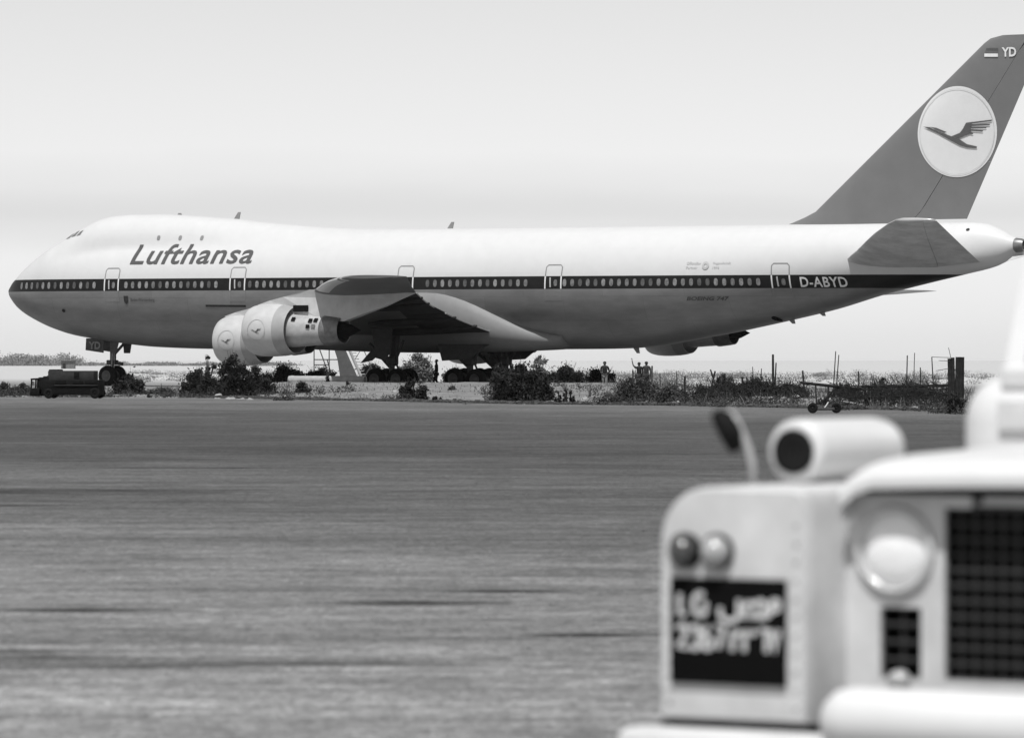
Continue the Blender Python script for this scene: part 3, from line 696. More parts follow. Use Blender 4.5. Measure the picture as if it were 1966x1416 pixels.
# --- landing gear
def wheel_mesh(mb, c, r, wd, axis_):
    mb.cur = 0
    mb.lathe([(-wd/2, r*.55), (-wd/2, r*.82), (-wd*.38, r*.96), (-wd*.15, r), (wd*.15, r), (wd*.38, r*.96), (wd/2, r*.82), (wd/2, r*.55)], c, axis_, 28)
    mb.cur = 1
    mb.lathe([(-wd*.42, r*.56), (-wd*.3, r*.3), (-wd*.45, r*.14), (-wd*.45, .01)], c, axis_, 20)
    mb.lathe([(wd*.42, r*.56), (wd*.3, r*.3), (wd*.45, r*.14), (wd*.45, .01)], c, axis_, 20)
def gear_wheel(c, parent, r=.625, wd=.43, axis_=(0, 1, 0)):
    mb = MB(); wheel_mesh(mb, c, r, wd, axis_); mb.build('wheel', [M['tyre'], M['hub']], parent, smooth=True, sharp=35)
ux = 7.72; zw = .735
ng = MB(); ng.tube([(-ux-.05, 0, 3.0), (-ux-.05, 0, 1.5)], .19, 12); ng.tube([(-ux, 0, 1.6), (-ux, 0, zw)], .12, 12); ng.tube([(-ux, -.5, zw), (-ux, .5, zw)], .09, 10)
ng.tube([(-ux-.0, 0, 1.9), (-ux-1.1, 0, 2.9)], .09, 8); ng.tube([(-ux-.15, 0, 1.55), (-ux-.75, 0, 1.45)], [.09, .11], 8); ng.rbox((-ux, 0, 1.55), (.5, .62, .28), .05)
ng.tube([(-ux+.28, .0, 1.3), (-ux+.1, 0, .85)], .05, 6)
ngo = ng.build('nose_gear', M['gear_metal'], jet, smooth=True, sharp=40)
for s_ in (1, -1): gear_wheel((-ux, .455*s_, zw), ngo, .62, .42)
for y_ in (.12, .30):
    MB().tube([(-ux-.22, y_, 2.4), (-ux-.24, y_*1.3, 1.35), (-ux-.3, y_*1.5+.1, .9), (-ux-.32, y_*1.5+.12, .5)], .022, 6).build('hydraulic_line', M['gear_light'], ngo)
for s_ in (1, -1):
    MB().loft([[(-ux+1.5, .62*s_, 3.0), (-ux+1.5, .66*s_, 3.0), (-ux+1.5, .72*s_, 2.28), (-ux+1.5, .68*s_, 2.28)], [(-ux+.15, .62*s_, 3.0), (-ux+.15, .66*s_, 3.0), (-ux+.15, .72*s_, 2.12), (-ux+.15, .68*s_, 2.12)]]).build('gear_door', M['gear_metal'], ngo)
    MB().loft([[(-ux-.3, .62*s_, 3.0), (-ux-.3, .66*s_, 3.0), (-ux-.35, .72*s_, 2.1), (-ux-.35, .68*s_, 2.1)], [(-ux-1.0, .62*s_, 2.9), (-ux-1.0, .66*s_, 2.9), (-ux-.8, .72*s_, 2.1), (-ux-.8, .68*s_, 2.1)]]).build('gear_door', M['gear_metal'], ngo)
vs_, fs = text2d('YD', 1, 0, .04)
conform(fit2d(vs_, ux-1.25, ux-.35, 2.34, 2.80), fs, lambda x, y: (-x, .745, y)).build('lettering', M['fairing'], ngo)
def bogie(uc_, vc, side, tilt, body):
    zc = .70; y = vc*side; g_ = MB()
    lean = (0 if body else 1.3)*side*-1
    g_.tube([(-uc_+.1, y+lean*.45, 3.4), (-uc_, y, 1.5)], .24, 12); g_.tube([(-uc_, y, 1.6), (-uc_, y, zc)], .16, 12)
    g_.tube([(-uc_-.78, y, zc+tilt), (-uc_+.78, y, zc-tilt)], .16, 10)
    for d_ in (-.73, .73): g_.tube([(-uc_-d_, y-.72, zc+tilt*d_), (-uc_-d_, y+.72, zc+tilt*d_)], .08, 8)
    g_.tube([(-uc_+.05, y, 1.3), (-uc_+1.7, y+lean*.2, 2.7)], .10, 8); g_.tube([(-uc_-.1, y, 1.5), (-uc_-.9, y+.2*side, 2.9)], .09, 8)
    g_.tube([(-uc_-.2, y, 1.75), (-uc_-.45, y, 1.25), (-uc_-.15, y, .95)], .07, 6); g_.rbox((-uc_, y, 1.75), (.55, .6, .5), .08)
    go = g_.build('body_gear' if body else 'wing_gear', M['gear_metal'], jet, smooth=True, sharp=40)
    for d_ in (-.73, .73):
        for s_ in (-1, 1): gear_wheel((-uc_-d_, y+.56*s_, zc+tilt*d_), go, .62, .44)
    if not body:
        dm = MB(); P_ = [(-uc_+.9, y+.75*side, 3.6), (-uc_-.5, y+.75*side, 3.6), (-uc_-.35, y+.85*side, 2.15), (-uc_-.05, y+.85*side, 1.75), (-uc_+.55, y+.85*side, 1.9)]
        dm.add(P_+[(p[0], p[1]-.08*side, p[2]) for p in P_], [(0, 1, 2, 3, 4), (9, 8, 7, 6, 5)]+[(i, (i+1) % 5, 5+(i+1) % 5, 5+i) for i in range(5)]); dm.build('gear_door', M['gear_metal'], go)
        fd = MB(); fd.loft([[(-uc_+1.3, y-.2*side, 2.6), (-uc_+1.3, y-.28*side, 2.6), (-uc_+.5, y-.28*side, 2.5), (-uc_+.5, y-.2*side, 2.5)], [(-uc_+2.25, y-.1*side, 1.60), (-uc_+2.25, y-.16*side, 1.60), (-uc_+1.45, y-.16*side, 1.75), (-uc_+1.45, y-.1*side, 1.75)]]); fd.build('gear_door', M['gear_metal'], go)
    else:
        dm = MB(); dm.loft([[(-uc_+1.6, y+.95*side, 2.7), (-uc_+1.6, y+1.0*side, 2.7), (-uc_-1.9, y+1.0*side, 2.7), (-uc_-1.9, y+.95*side, 2.7)], [(-uc_+1.2, y+1.1*side, 1.75), (-uc_+1.2, y+1.16*side, 1.75), (-uc_-.6, y+1.16*side, 1.85), (-uc_-.6, y+1.1*side, 1.85)]]); dm.build('gear_door', M['gear_metal'], go)
for s_ in (1, -1):
    bogie(31.65, 5.5, s_, .0, False); bogie(34.65, 1.9, s_, -.03, True)

# ================================================================ VEGETATION, STONES
M['leaf_dark'] = mat('leaf_dark', .026, .9, var=.6, scale=3, spec=.05)
M['leaf_mid'] = mat('leaf_mid', .055, .9, var=.6, scale=3, spec=.05)
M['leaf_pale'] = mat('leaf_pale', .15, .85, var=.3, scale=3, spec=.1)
M['leaf_far_hazed'] = mat('leaf_far_hazed', .2, .9, var=.2, scale=.2, spec=.05)  # treeline grey lightened: distance haze is put into the colour
M['twig'] = mat('twig', .06, .9, var=.3)
M['dry'] = mat('dry', .11, .9, var=.5, scale=1.5, spec=.1)
M['stone'] = mat('stone', .27, .9, var=.25, scale=6, bump=.4, spec=.1)
M['dark_stone'] = mat('dark_stone', .07, .9, var=.4, scale=6, bump=.4, spec=.1)
M['wood'] = mat('wood', .022, .9, var=.4, scale=6, spec=.1)
M['grey_wood'] = mat('grey_wood', .07, .9, var=.4, scale=6, spec=.1)
M['pale_wood'] = mat('pale_wood', .45, .85, var=.2, scale=4)
M['concrete'] = mat('concrete', .34, .9, var=.25, scale=2.5, bump=.3, spec=.1)
rnd = random.Random(11)
def leaf(mb, p, s_, rn):
    n = Vector((rn.gauss(0, 1), rn.gauss(0, 1), rn.gauss(0, .7)+.5)).normalized()
    a = n.orthogonal().normalized(); b = n.cross(a); t_ = rn.random()*6.28
    c_ = a*math.cos(t_)+b*math.sin(t_); d_ = n.cross(c_)
    mb.add([p-c_*s_, p+d_*s_*.45, p+c_*s_, p-d_*s_*.45], [(0, 1, 2, 3)])
def bush(px, py, wpx, hpx, label, m='leaf_dark', dist=None, dens=1.0, leafs=.075, shape='round', seed=0, group='bushes along the apron edge', name='bush', lobes=None):
    Y = dist or CH*F/(py-HY)
    if dist is None:
        for _ in range(8): Y = max(140, (CH-ground_z((px-CX)/F*Y, Y))*F/(py-HY))
    x = (px-CX)/F*Y; z = ground_z(x, Y); sc_ = Y/F; W, H_ = wpx*sc_, hpx*sc_
    if dist: H_ = max(.2, CH-(py-hpx-HY)/F*Y - z)
    rn = random.Random(seed*77+int(px)); root = empty(name, (x, Y, z-.03), 0, label, 'bush', group)
    st = MB(); lf = MB(); lob = []
    n_l = lobes or max(5, int(8+W*5))
    for i in range(n_l):
        a = rn.random()*6.28; r = math.sqrt(rn.random())*.5
        lx, ly = math.cos(a)*r*W*.85, math.sin(a)*r*W*.7
        if shape == 'spread': top = H_*(.35+.65*rn.random()*(1-.6*(abs(lx)/(W*.5))))
        elif shape == 'cone': top = H_*(1-.75*abs(lx)/(W*.5))
        else: top = H_*(math.sqrt(max(.05, 1-(2*lx/W)**2*.85)))*(.35+.65*rn.random())
        if i == 0: lx = ly = 0; top = H_
        lr = W*rn.uniform(.09, .17)
        lob.append((Vector((lx, ly, top-lr*.7)), lr)); 
        lob.append((Vector((lx*1.05, ly, lr*.35)), lr*1.05))
        if top > lr*2: lob.append((Vector((lx*.8, ly*.8, top*.45)), lr*1.1))
        mid_ = Vector((lx*.35+rn.uniform(-.05, .05)*W, ly*.35, top*.45)); st.tube([(lx*.1, ly*.1, -.05), mid_, (lx, ly, max(.05, top-lr*.4))], [.03, .02, .008], 5, False)
        for _ in range(4): 
            e2 = Vector((lx+rn.uniform(-1, 1)*lr, ly+rn.uniform(-1, 1)*lr, top+rn.uniform(-.3, 1.3)*lr)); st.tube([mid_, e2], [.014, .006], 4, False)
    for c_, lr in lob:
        cnt = int(max(25, min(420, 90*dens*(lr/leafs)**2*.16)))
        for _ in range(cnt):
            while True:
                q = Vector((rn.uniform(-1, 1), rn.uniform(-1, 1), rn.uniform(-1, 1)))
                if q.length < 1: break
            q = q*(.55+.45*rn.random())*1.15
            p = c_+Vector((q.x*lr, q.y*lr, q.z*lr*.85))
            if rn.random() < .2: p += Vector((rn.gauss(0, .5), rn.gauss(0, .5), rn.gauss(0, .5)))*lr
            if p.z < .02: p.z = .02+rn.random()*.12
            leaf(lf, p, leafs*rn.uniform(.6, 1.4), rn)
    st.build('stems', M['twig'], root); lf.build('foliage', M[m], root)
    return root
B_ = bush
B_(8, 757, 45, 22, 'low dark scrub clump at the edge, farthest from the airliner tail', 'leaf_mid', shape='spread')
B_(42, 759, 44, 26, 'ragged low bush right in front of the parked tow tractor', 'leaf_mid', shape='spread')
B_(247, 757, 70, 40, 'dark leaning bush beside the nose wheels', shape='spread', dens=1.2)
B_(378, 761, 62, 52, 'dense dark bush with two upright tops left of the engines', dens=1.3)
B_(398, 760, 40, 72, 'tall narrow dark bush in front of the inner engine cowl', dens=1.2)
B_(447, 762, 84, 82, 'tall loose bush with sky gaps in front of the engine cowls', dens=.75)
B_(492, 762, 60, 50, 'mid height dark bush right of the white boulder', dens=.9, shape='spread')
B_(512, 763, 36, 30, 'small dark bush at the stones below the engine exhaust', dens=1)
B_(545, 739, 84, 38, 'rounded dark bush beside the concrete pipe end', dist=254, dens=1.2)
B_(618, 735, 70, 30, 'dark bush under the airstair frame', dist=283, group='bushes behind the airliner')
B_(580, 763, 32, 22, 'small upright weed clump on the bank in front of the pipe', leafs=.05)
B_(630, 754, 24, 14, 'low round weed, larger of the pair on the bare bank', leafs=.045, lobes=3)
B_(651, 747, 17, 12, 'low round weed, smaller of the pair on the bare bank', leafs=.045, lobes=3)
B_(666, 758, 14, 8, 'tiny dark weed just below the weed pair on the bank', leafs=.04, lobes=2)
B_(793, 767, 62, 42, 'spiky dark bush hiding the wing landing gear wheels', shape='spread', dens=1.1)
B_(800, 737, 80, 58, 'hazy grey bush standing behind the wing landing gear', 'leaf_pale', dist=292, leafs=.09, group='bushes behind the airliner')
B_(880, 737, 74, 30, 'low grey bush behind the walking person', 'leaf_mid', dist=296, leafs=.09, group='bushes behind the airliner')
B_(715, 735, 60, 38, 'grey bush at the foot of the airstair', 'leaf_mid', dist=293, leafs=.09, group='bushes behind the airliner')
B_(1000, 771, 112, 74, 'largest and darkest bush, in front of the body landing gear', dens=1.3, shape='spread', lobes=34)
B_(960, 758, 44, 44, 'dark bush hugging the left flank of the largest bush', dens=1.2)
B_(1040, 772, 52, 46, 'dark bush hugging the right flank of the largest bush', dens=1.2)
B_(950, 758, 22, 14, 'small round weed in front of the largest bush', leafs=.05, lobes=3)
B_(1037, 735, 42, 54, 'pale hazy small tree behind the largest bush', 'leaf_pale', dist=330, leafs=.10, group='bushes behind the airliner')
B_(1085, 740, 86, 38, 'long dark bush under the rear fuselage', dist=262, dens=1.2, group='bushes behind the airliner')
B_(1148, 736, 80, 28, 'dark bush around the person in pale trousers', dist=268, group='bushes behind the airliner')
for i, (px, h) in enumerate(((1072, 24), (1086, 27), (1096, 25))):
    B_(px, 775, 16, h, ('left', 'middle', 'right')[i]+' of three little cone shaped shrubs near the short concrete post', shape='cone', leafs=.05, lobes=5)
B_(1222, 777, 84, 58, 'sparse brown brushwood heap below the waving person', 'leaf_mid', dens=.4, leafs=.06, shape='spread', lobes=26)
B_(1290, 775, 92, 36, 'open twiggy scrub between the fence posts, behind the pale edge stones', 'leaf_mid', dens=.45, leafs=.06, shape='spread', lobes=22)
B_(1345, 777, 60, 30, 'scrub clump below the crossed poles', 'leaf_dark', dens=.6, leafs=.06, shape='spread', lobes=14)
B_(1395, 774, 84, 34, 'dark scrub clump between crossed poles and tall thick post', dens=.6, leafs=.055, shape='spread', lobes=34)
B_(1450, 772, 110, 38, 'long dark scrub mass around the tall thick post', dens=.9, leafs=.06, shape='spread', lobes=26)
B_(1515, 765, 80, 32, 'dark scrub piled against the left end of the pole barrier', dens=.8, leafs=.06, shape='spread', lobes=18)
B_(1695, 748, 46, 24, 'dark bush poking above the barrier top rail', dist=176, dens=.9, leafs=.06)
B_(1625, 748, 56, 12, 'flat dark scrub lying on the barrier rail ends', dist=180, dens=.8, leafs=.06, shape='spread')
B_(1745, 782, 120, 34, 'tangled scrub caught between the barrier rails', 'leaf_mid', dens=.35, leafs=.06, shape='spread', lobes=24)
B_(1832, 790, 40, 44, 'dark scrub choking the foot of the thick gate posts', dens=1.0, leafs=.06)
B_(1390, 735, 36, 18, 'small dark bush far behind the fence posts', dist=300, group='bushes behind the airliner')
B_(285, 762, 16, 8, 'tiny dark clump on the asphalt edge beside the nose wheel bush', leafs=.05, lobes=3)
B_(345, 762, 28, 12, 'small dark clump at the asphalt edge left of the engine bushes', leafs=.05, lobes=4)
B_(-12, 762, 40, 20, 'flat dark scrub at the asphalt edge beyond the tow tractor nose', 'leaf_dark', shape='spread', leafs=.06)
B_(24, 762, 50, 15, 'thin strip of weeds along the asphalt edge by the tow tractor', 'leaf_mid', shape='spread', leafs=.05, lobes=12)
B_(315, 758, 60, 14, 'straggling low weeds between nose wheel bush and engine bushes', 'leaf_mid', dens=.5, shape='spread', leafs=.05, lobes=12)
B_(470, 764, 60, 16, 'low weeds among the pale stones below the engines', 'leaf_mid', dens=.6, shape='spread', leafs=.05, lobes=10)
B_(545, 764, 40, 12, 'low weeds on the bank foot left of the upright weed clump', 'leaf_mid', dens=.5, shape='spread', leafs=.045, lobes=8)
B_(870, 764, 34, 9, 'flat weeds on the bare bank between wing gear bush and largest bush', 'leaf_mid', dens=.5, shape='spread', leafs=.045, lobes=7)
B_(837, 768, 22, 8, 'tiny flat weed right of the wing gear bush', 'leaf_dark', shape='spread', leafs=.045, lobes=4)
B_(1175, 776, 60, 14, 'flat dark brush at the asphalt edge beside the brushwood heap', 'leaf_dark', dens=.7, shape='spread', leafs=.05, lobes=12)
B_(1585, 782, 60, 20, 'low dark brush behind the little cart wheels', 'leaf_dark', dens=.6, shape='spread', leafs=.05, lobes=12)
# dry stalks and straw: nobody could count them
st = MB(); rn = random.Random(5)
def stalks(n, px0, px1, d0, d1, h0, h1, mb=st):
    for _ in range(n):
        px = rn.uniform(px0, px1); Y = rn.uniform(d0, d1); x = (px-CX)/F*Y
        if Y < edge_y(x)+1.3: continue
        if vnoise(x*.5, Y*.15, 21) < .5: continue
        z = ground_z(x, Y); h = rn.uniform(h0, h1); dx, dy = rn.gauss(0, .35)*h, rn.gauss(0, .35)*h; ww = rn.uniform(.006, .02)
        mb.add([(x-ww, Y, z-.02), (x+ww, Y, z-.02), (x+dx*.5+ww*.7, Y+dy*.5, z+h*.6), (x+dx, Y+dy, z+h), (x+dx*.5-ww*.7, Y+dy*.5, z+h*.6)], [(0, 1, 2, 3, 4)])
stalks(3600, 1160, 1870, 158, 260, .1, .5); stalks(2500, -30, 560, 200, 262, .05, .25); stalks(2500, 540, 1180, 175, 250, .04, .16)
so = st.build('dry_grass', M['dry']); tag(so, 'sparse dry grass and straw on the sandy strip', 'grass', kind='stuff')
wd_ = MB()
for _ in range(1500):
    px = rn.uniform(-40, 1900); Y0_ = edge_y((px-CX)/F*190); Y = Y0_+1.3+abs(rn.gauss(0, 16)); x = (px-CX)/F*Y
    lim = .62 if 540 < px < 930 else .40
    if Y > 256 or vnoise(x*.42+3, Y*.10, 31) < lim: continue
    z = ground_z(x, Y); W = rn.uniform(.12, .55); H_ = rn.uniform(.08, .34)
    for _ in range(int(70*W)+8):
        h_ = rn.random()**1.6; leaf(wd_, Vector((x+rn.gauss(0, .4)*W*(1-.5*h_), Y+rn.gauss(0, .5)*W, z+.02+h_*H_)), .045, rn)
wdo = wd_.build('low_weeds', M['leaf_mid']); tag(wdo, 'low dark weeds creeping over the sandy strip', 'weeds', kind='stuff')
fs_ = MB()
for _ in range(260):
    px = rn.choice([rn.uniform(1240, 1900), rn.uniform(1240, 1900), rn.uniform(1080, 1300), rn.uniform(250, 560)]); Y = rn.uniform(330, 560); x = (px-CX)/F*Y; W = rn.uniform(.6, 2.2); H_ = rn.uniform(.3, .95) if px > 1000 else rn.uniform(.2, .6); z = ground_z(x, Y)
    for _ in range(int(110*W)):
        q_ = rn.random(); leaf(fs_, Vector((x+rn.gauss(0, .30)*W, Y+rn.gauss(0, .4)*W, z+rn.random()*H_*(1-q_*q_)*.9)), .06, rn)
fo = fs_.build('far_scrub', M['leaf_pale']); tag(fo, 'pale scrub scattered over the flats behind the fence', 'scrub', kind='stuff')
tl = MB()
for _ in range(420):
    Y = rn.uniform(1330, 1450); px = rn.choice([rn.uniform(-60, 175), rn.uniform(-60, 175), rn.uniform(175, 560)]); x = (px-CX)/F*Y
    H_ = (2.5 if px < 150 else .8)*rn.uniform(.6, 1.25)*(.6+.8*vnoise(px*.06, 3, 4)); W = rn.uniform(1.5, 4.5)
    for _ in range(60): leaf(tl, Vector((x+rn.gauss(0, .4)*W, Y+rn.gauss(0, 2), rn.random()**1.5*H_)), .3, rn)
to = tl.build('distant_treeline', M['leaf_far_hazed']); tag(to, 'faint grey line of distant trees on the horizon', 'trees', kind='stuff')
# stones along the asphalt edge
def stone(px, py, r, label, m='stone', flat=.6, name='stone', group='pale stones along the asphalt edge', dist=None):
    Y = dist or CH*F/(py-HY)
    x = (px-CX)/F*Y
    if not dist:
        for _ in range(6): Y = (CH-ground_z(x, Y))*F/(py-HY); x = (px-CX)/F*Y
    bm = bmesh.new(); bmesh.ops.create_icosphere(bm, subdivisions=2, radius=1); rn_ = random.Random(int(px*3+py))
    o1, o2 = rn_.random()*50, rn_.random()*50
    for v in bm.verts:
        k = .45+1.0*vnoise(v.co.x*1.9+o1, v.co.y*1.9+v.co.z*1.6+o2, 3); v.co = Vector((v.co.x*1.3, v.co.y, v.co.z*flat))*k*r
    me = bpy.data.meshes.new(name); bm.to_mesh(me); bm.free(); me.materials.append(M[m])
    o = bpy.data.objects.new(name, me); col.objects.link(o); o.location = (x, Y, ground_z(x, Y)+r*flat*.15); o.rotation_euler = (0, 0, rn_.random()*6)
    tag(o, label, 'stone', group); return o
stone(420, 748, .22, 'large smooth white boulder lying among the dark bushes', flat=.75, dist=205)
for i, (px, py, r) in enumerate([(417, 765, .16), (443, 765, .22), (462, 766, .18), (478, 766, .16), (530, 766, .13), (595, 765, .20), (608, 766, .1), (543, 766, .1), (700, 764, .12), (745, 765, .1), (758, 765, .18), (772, 766, .16), (20, 748, .15),
                                  (1125, 772, .2), (1140, 773, .15), (1175, 776, .14), (1245, 776, .16), (1262, 777, .2), (1282, 777, .15), (1298, 776, .17), (1310, 777, .12), (1435, 779, .14), (1455, 778, .18), (1480, 778, .14), (1505, 777, .16), (1528, 776, .17), (1548, 775, .12), (1720, 786, .14), (1760, 787, .18), (1790, 787, .15)]):
    wh = ('by the weeds below the engine cowls' if px < 520 else 'at the foot of the bare bank below the pipe' if px < 720 else 'beside the spiky wing gear bush' if px < 900 else
          'at the foot of the short concrete post' if px < 1150 else 'beside the sparse brushwood heap' if px < 1200 else 'in the pale row before the twiggy scrub' if px < 1350 else
          'in the pale row left of the little cart' if px < 1600 else 'under the pole barrier')
    if px < 100: wh = 'beyond the tow tractor'
    stone(px, py, r, ('broad' if r > .17 else 'middling' if r > .13 else 'small')+' pale stone '+wh)
for px, py, r in ((900, 778, .2), (912, 779, .14), (890, 779, .12)):
    stone(px, py, r, {.2: 'largest', .14: 'middle', .12: 'smallest'}[r]+' of three dark lumps of broken asphalt below the body gear', 'dark_stone', .5, 'asphalt_lump', 'dark asphalt lumps')
# dark rubble line where the asphalt breaks off
rb = MB(); rn = random.Random(3)
for i in range(2600):
    px = rn.choice([rn.uniform(560, 1900), rn.uniform(560, 1900), rn.uniform(380, 700)]); x0 = (px-CX)/F*(edge_y((px-CX)/F*180)); y = edge_y(x0)+1.0+abs(rn.gauss(0, .8)); s_ = rn.uniform(.03, .11)
    rb.box((x0, y, ground_z(x0, y)+s_*.4), (s_*1.6, s_*1.2, s_), Matrix.Rotation(rn.random()*3, 3, 'Z') @ Matrix.Rotation(rn.uniform(-.5, .5), 3, 'X'))
ro = rb.build('rubble', M['dark_stone']); tag(ro, 'dark crumbled asphalt rubble along the apron edge', 'rubble', kind='stuff')

# ================================================================ POSTS, BARRIER, CLUTTER
def post(px_top, y_top, px_bot, y_bot, wpx, label, m='wood', dist=None, group='fence posts standing in the scrub', name='fence_post'):
    Y = dist or min(262, CH*F/(y_bot-HY))
    b_ = at(px_bot, y_bot, Y); gz = ground_z(b_.x, Y); b_.z = gz-.15; t_ = at(px_top, y_top, Y)
    r = wpx*Y/F/2; mid_ = (b_+t_)/2+Vector((rnd.uniform(-.3, .3)*r, 0, 0))
    mb = MB(); mb.tube([Vector(p)-b_ for p in (b_, mid_, t_)], [r, r*.95, r*.8], 8)
    o = mb.build(name, M[m], smooth=True, sharp=50); o.location = b_; tag(o, label, 'post', group); return o
P = post
P(1215, 710, 1216, 748, 3.5, 'thin post in front of the waving person')
P(1252, 702, 1250, 770, 4, 'leaning grey post right of the two standing people', 'grey_wood')
P(1267, 716, 1268, 734, 2.5, 'short thin stake behind the leaning grey post', 'grey_wood', dist=235)
P(1299, 713, 1299, 733, 2.5, 'short thin stake beside the far small bush', 'grey_wood', dist=240)
P(1315, 722, 1314, 773, 4.5, 'sturdy black post standing alone left of the crossed poles')
P(1364, 709, 1379, 756, 3.5, 'crossed pole leaning right, half of an X')
P(1373, 712, 1364, 756, 4, 'crossed pole leaning left, half of an X')
P(1385, 717, 1386, 740, 3, 'thin stake just right of the crossed poles', 'grey_wood', dist=235)
P(1425, 723, 1426, 775, 4.5, 'black post between crossed poles and the tallest thick post')
P(1445, 704, 1447, 735, 2, 'faint thin rod left of the tallest thick post', 'grey_wood', dist=250)
P(1462, 707, 1460, 738, 2, 'fainter thin rod nearest to the tallest thick post', 'grey_wood', dist=260)
P(1484, 680, 1485, 760, 5, 'tallest thick black post with a thinner one beside it')
P(1490, 696, 1488, 750, 3, 'thinner post touching the tallest thick post')
P(1541, 711, 1545, 771, 4, 'black post leaning left at the end of the barrier')
P(1604.5, 674, 1599, 755, 2.2, 'taller of two thin rods rising behind the barrier')
P(1610.5, 681, 1605, 755, 2.2, 'shorter of two thin rods rising behind the barrier')
P(1648, 712, 1649, 760, 3, 'single black stake above the barrier rail')
P(1742, 682, 1739, 770, 2.6, 'left rod of a pair above the barrier middle')
P(1756, 677, 1753, 770, 1.8, 'right thin rod of a pair above the barrier middle', 'grey_wood')
P(1767, 705, 1768, 770, 2.6, 'short black stake right of the rod pair')
P(1789, 685, 1795, 786, 2.4, 'thin upright carrying the loose wires beside the gate posts')
P(1133, 748, 1133, 770, 5, 'short dark concrete post with a bent wire', 'grey_wood', name='concrete_post', group='short concrete posts')
# pole barrier
Yb = 163.0
bar = empty('pole_barrier', (at(1700, 785, Yb).x, Yb, 0), 0, 'black barrier of rough horizontal poles on short posts', 'barrier')
bo = Vector(bar.location)
def pole(p0, p1, wpx, name, m='wood', dy=0.0, par=bar, o_=bo):
    a, b = at(p0[0], p0[1], Yb+dy), at(p1[0], p1[1], Yb+dy); r = wpx*1.25*Yb/F/2
    MB().tube([a-o_, (a+b)/2-o_+Vector((0, 0, rnd.uniform(-.02, .02))), b-o_], [r, r*1.05, r*.9], 8).build(name, M[m], par, smooth=True, sharp=50)
pole((1536, 734), (1662, 748), 4.5, 'rail'); pole((1600, 744), (1664, 748), 3, 'rail', dy=.12); pole((1655, 741.5), (1840, 739), 4.5, 'rail', dy=.1)
pole((1630, 763), (1822, 757.5), 3.5, 'rail', dy=-.1); pole((1690, 781.5), (1828, 780), 4, 'rail', dy=-.1); pole((1758, 745), (1820, 758), 2.5, 'rail', dy=-.2); pole((1700, 762), (1760, 748), 2, 'rail', dy=-.2)
for px, y0, y1, w_ in ((1566, 738, 778, 2.2), (1590, 741, 768, 2.2), (1632, 745, 786, 4), (1661, 744, 786, 4), (1668, 744, 786, 4.5), (1674, 745, 786, 4), (1691, 743, 786, 2.5), (1714, 742, 764, 2.5), (1762, 742, 786, 3), (1735, 741, 762, 2)):
    pole((px, y0), (px+rnd.uniform(-2, 2), y1), w_, 'post', dy=rnd.uniform(-.05, .05))
for p0, p1 in (((1612, 735), (1640, 785)), ((1604, 745), (1575, 775))): pole(p0, p1, 3, 'brace', dy=-.15)
# thick gate posts of bundled timbers
gp = empty('gate_posts', (at(1836, 790, 160).x, 160.0, 0), 0, 'pair of thick black timber gate posts at the barrier end', 'gate posts'); go_ = Vector(gp.location)
for p0, p1, w_ in (((1823, 688), (1826, 791), 9), ((1829, 686), (1831, 791), 8), ((1839, 685), (1838, 792), 10), ((1846, 685), (1844, 792), 12)):
    a, b = at(*p0, 160), at(*p1, 160); b.z = -.15; r = w_*160/F/2
    MB().tube([a-go_, (a+b)/2-go_, b-go_], [r*.9, r, r*1.1], 9).build('timber', M['wood'], gp, smooth=True, sharp=50)
for p0, p1 in (((1789, 685), (1826, 686.5)), ((1802, 692), (1824, 692.5)), ((1797, 711.5), (1822, 707)), ((1790, 728), (1820, 726)), ((1821, 667), (1826, 688)), ((1830, 700), (1838, 722))):
    a, b = at(*p0, 159.9), at(*p1, 159.9); MB().tube([a-go_, b-go_], .011, 5).build('wire', M['grey_wood'], gp)
wl = at(1133, 748, 190); cw = MB(); cw.tube([Vector((0, 0, 0)), Vector((.3, 0, .02)), Vector((.62, 0, -.02))], .012, 5); cwo = cw.build('bent_wire', M['wood']); cwo.location = wl; tag(cwo, 'bent wire sticking out of the short concrete post', 'wire')
# brushwood tangled in and behind the barrier
tg = MB(); rn = random.Random(9)
for px0, px1, ya, yb, n, l0, l1, d0, d1 in ((1600, 1838, 738, 787, 620, .25, 1.0, 161, 164.5), (1180, 1300, 735, 777, 110, .2, .7, 172, 180), (1300, 1560, 738, 778, 320, .2, .8, 168, 178), (360, 520, 715, 764, 60, .2, .6, 198, 206)):
    for _ in range(n):
        Y = rn.uniform(d0, d1); p = at(rn.uniform(px0, px1), rn.uniform(ya, yb), Y); p.z = max(p.z, ground_z(p.x, Y)+.03); l_ = rn.uniform(l0, l1)/2; a_ = rn.gauss(0, .7)+rn.choice([0, 0, 1.4])
        d_ = Vector((math.cos(a_), rn.gauss(0, .3), math.sin(a_)))*l_
        q0, q1 = p-d_, p+d_; q0.z = max(q0.z, ground_z(q0.x, q0.y)); q1.z = max(q1.z, ground_z(q1.x, q1.y))
        tg.tube([q0, (q0+q1)/2+Vector((0, 0, rn.uniform(-.05, .05))), q1], [.012, .010, .005], 4, False)
tgo = tg.build('brushwood', M['wood']); tag(tgo, 'tangle of dry sticks caught around posts and barrier', 'brushwood', kind='stuff')
# loose pale pole
a, b = at(1614, 770, 161.8), at(1657, 777, 161.8); lp = MB(); lp.tube([a-a, b-a], .03, 8); lpo = lp.build('fallen_pole', M['pale_wood']); lpo.location = a; tag(lpo, 'pale wooden pole leaning down on the barrier', 'pole')
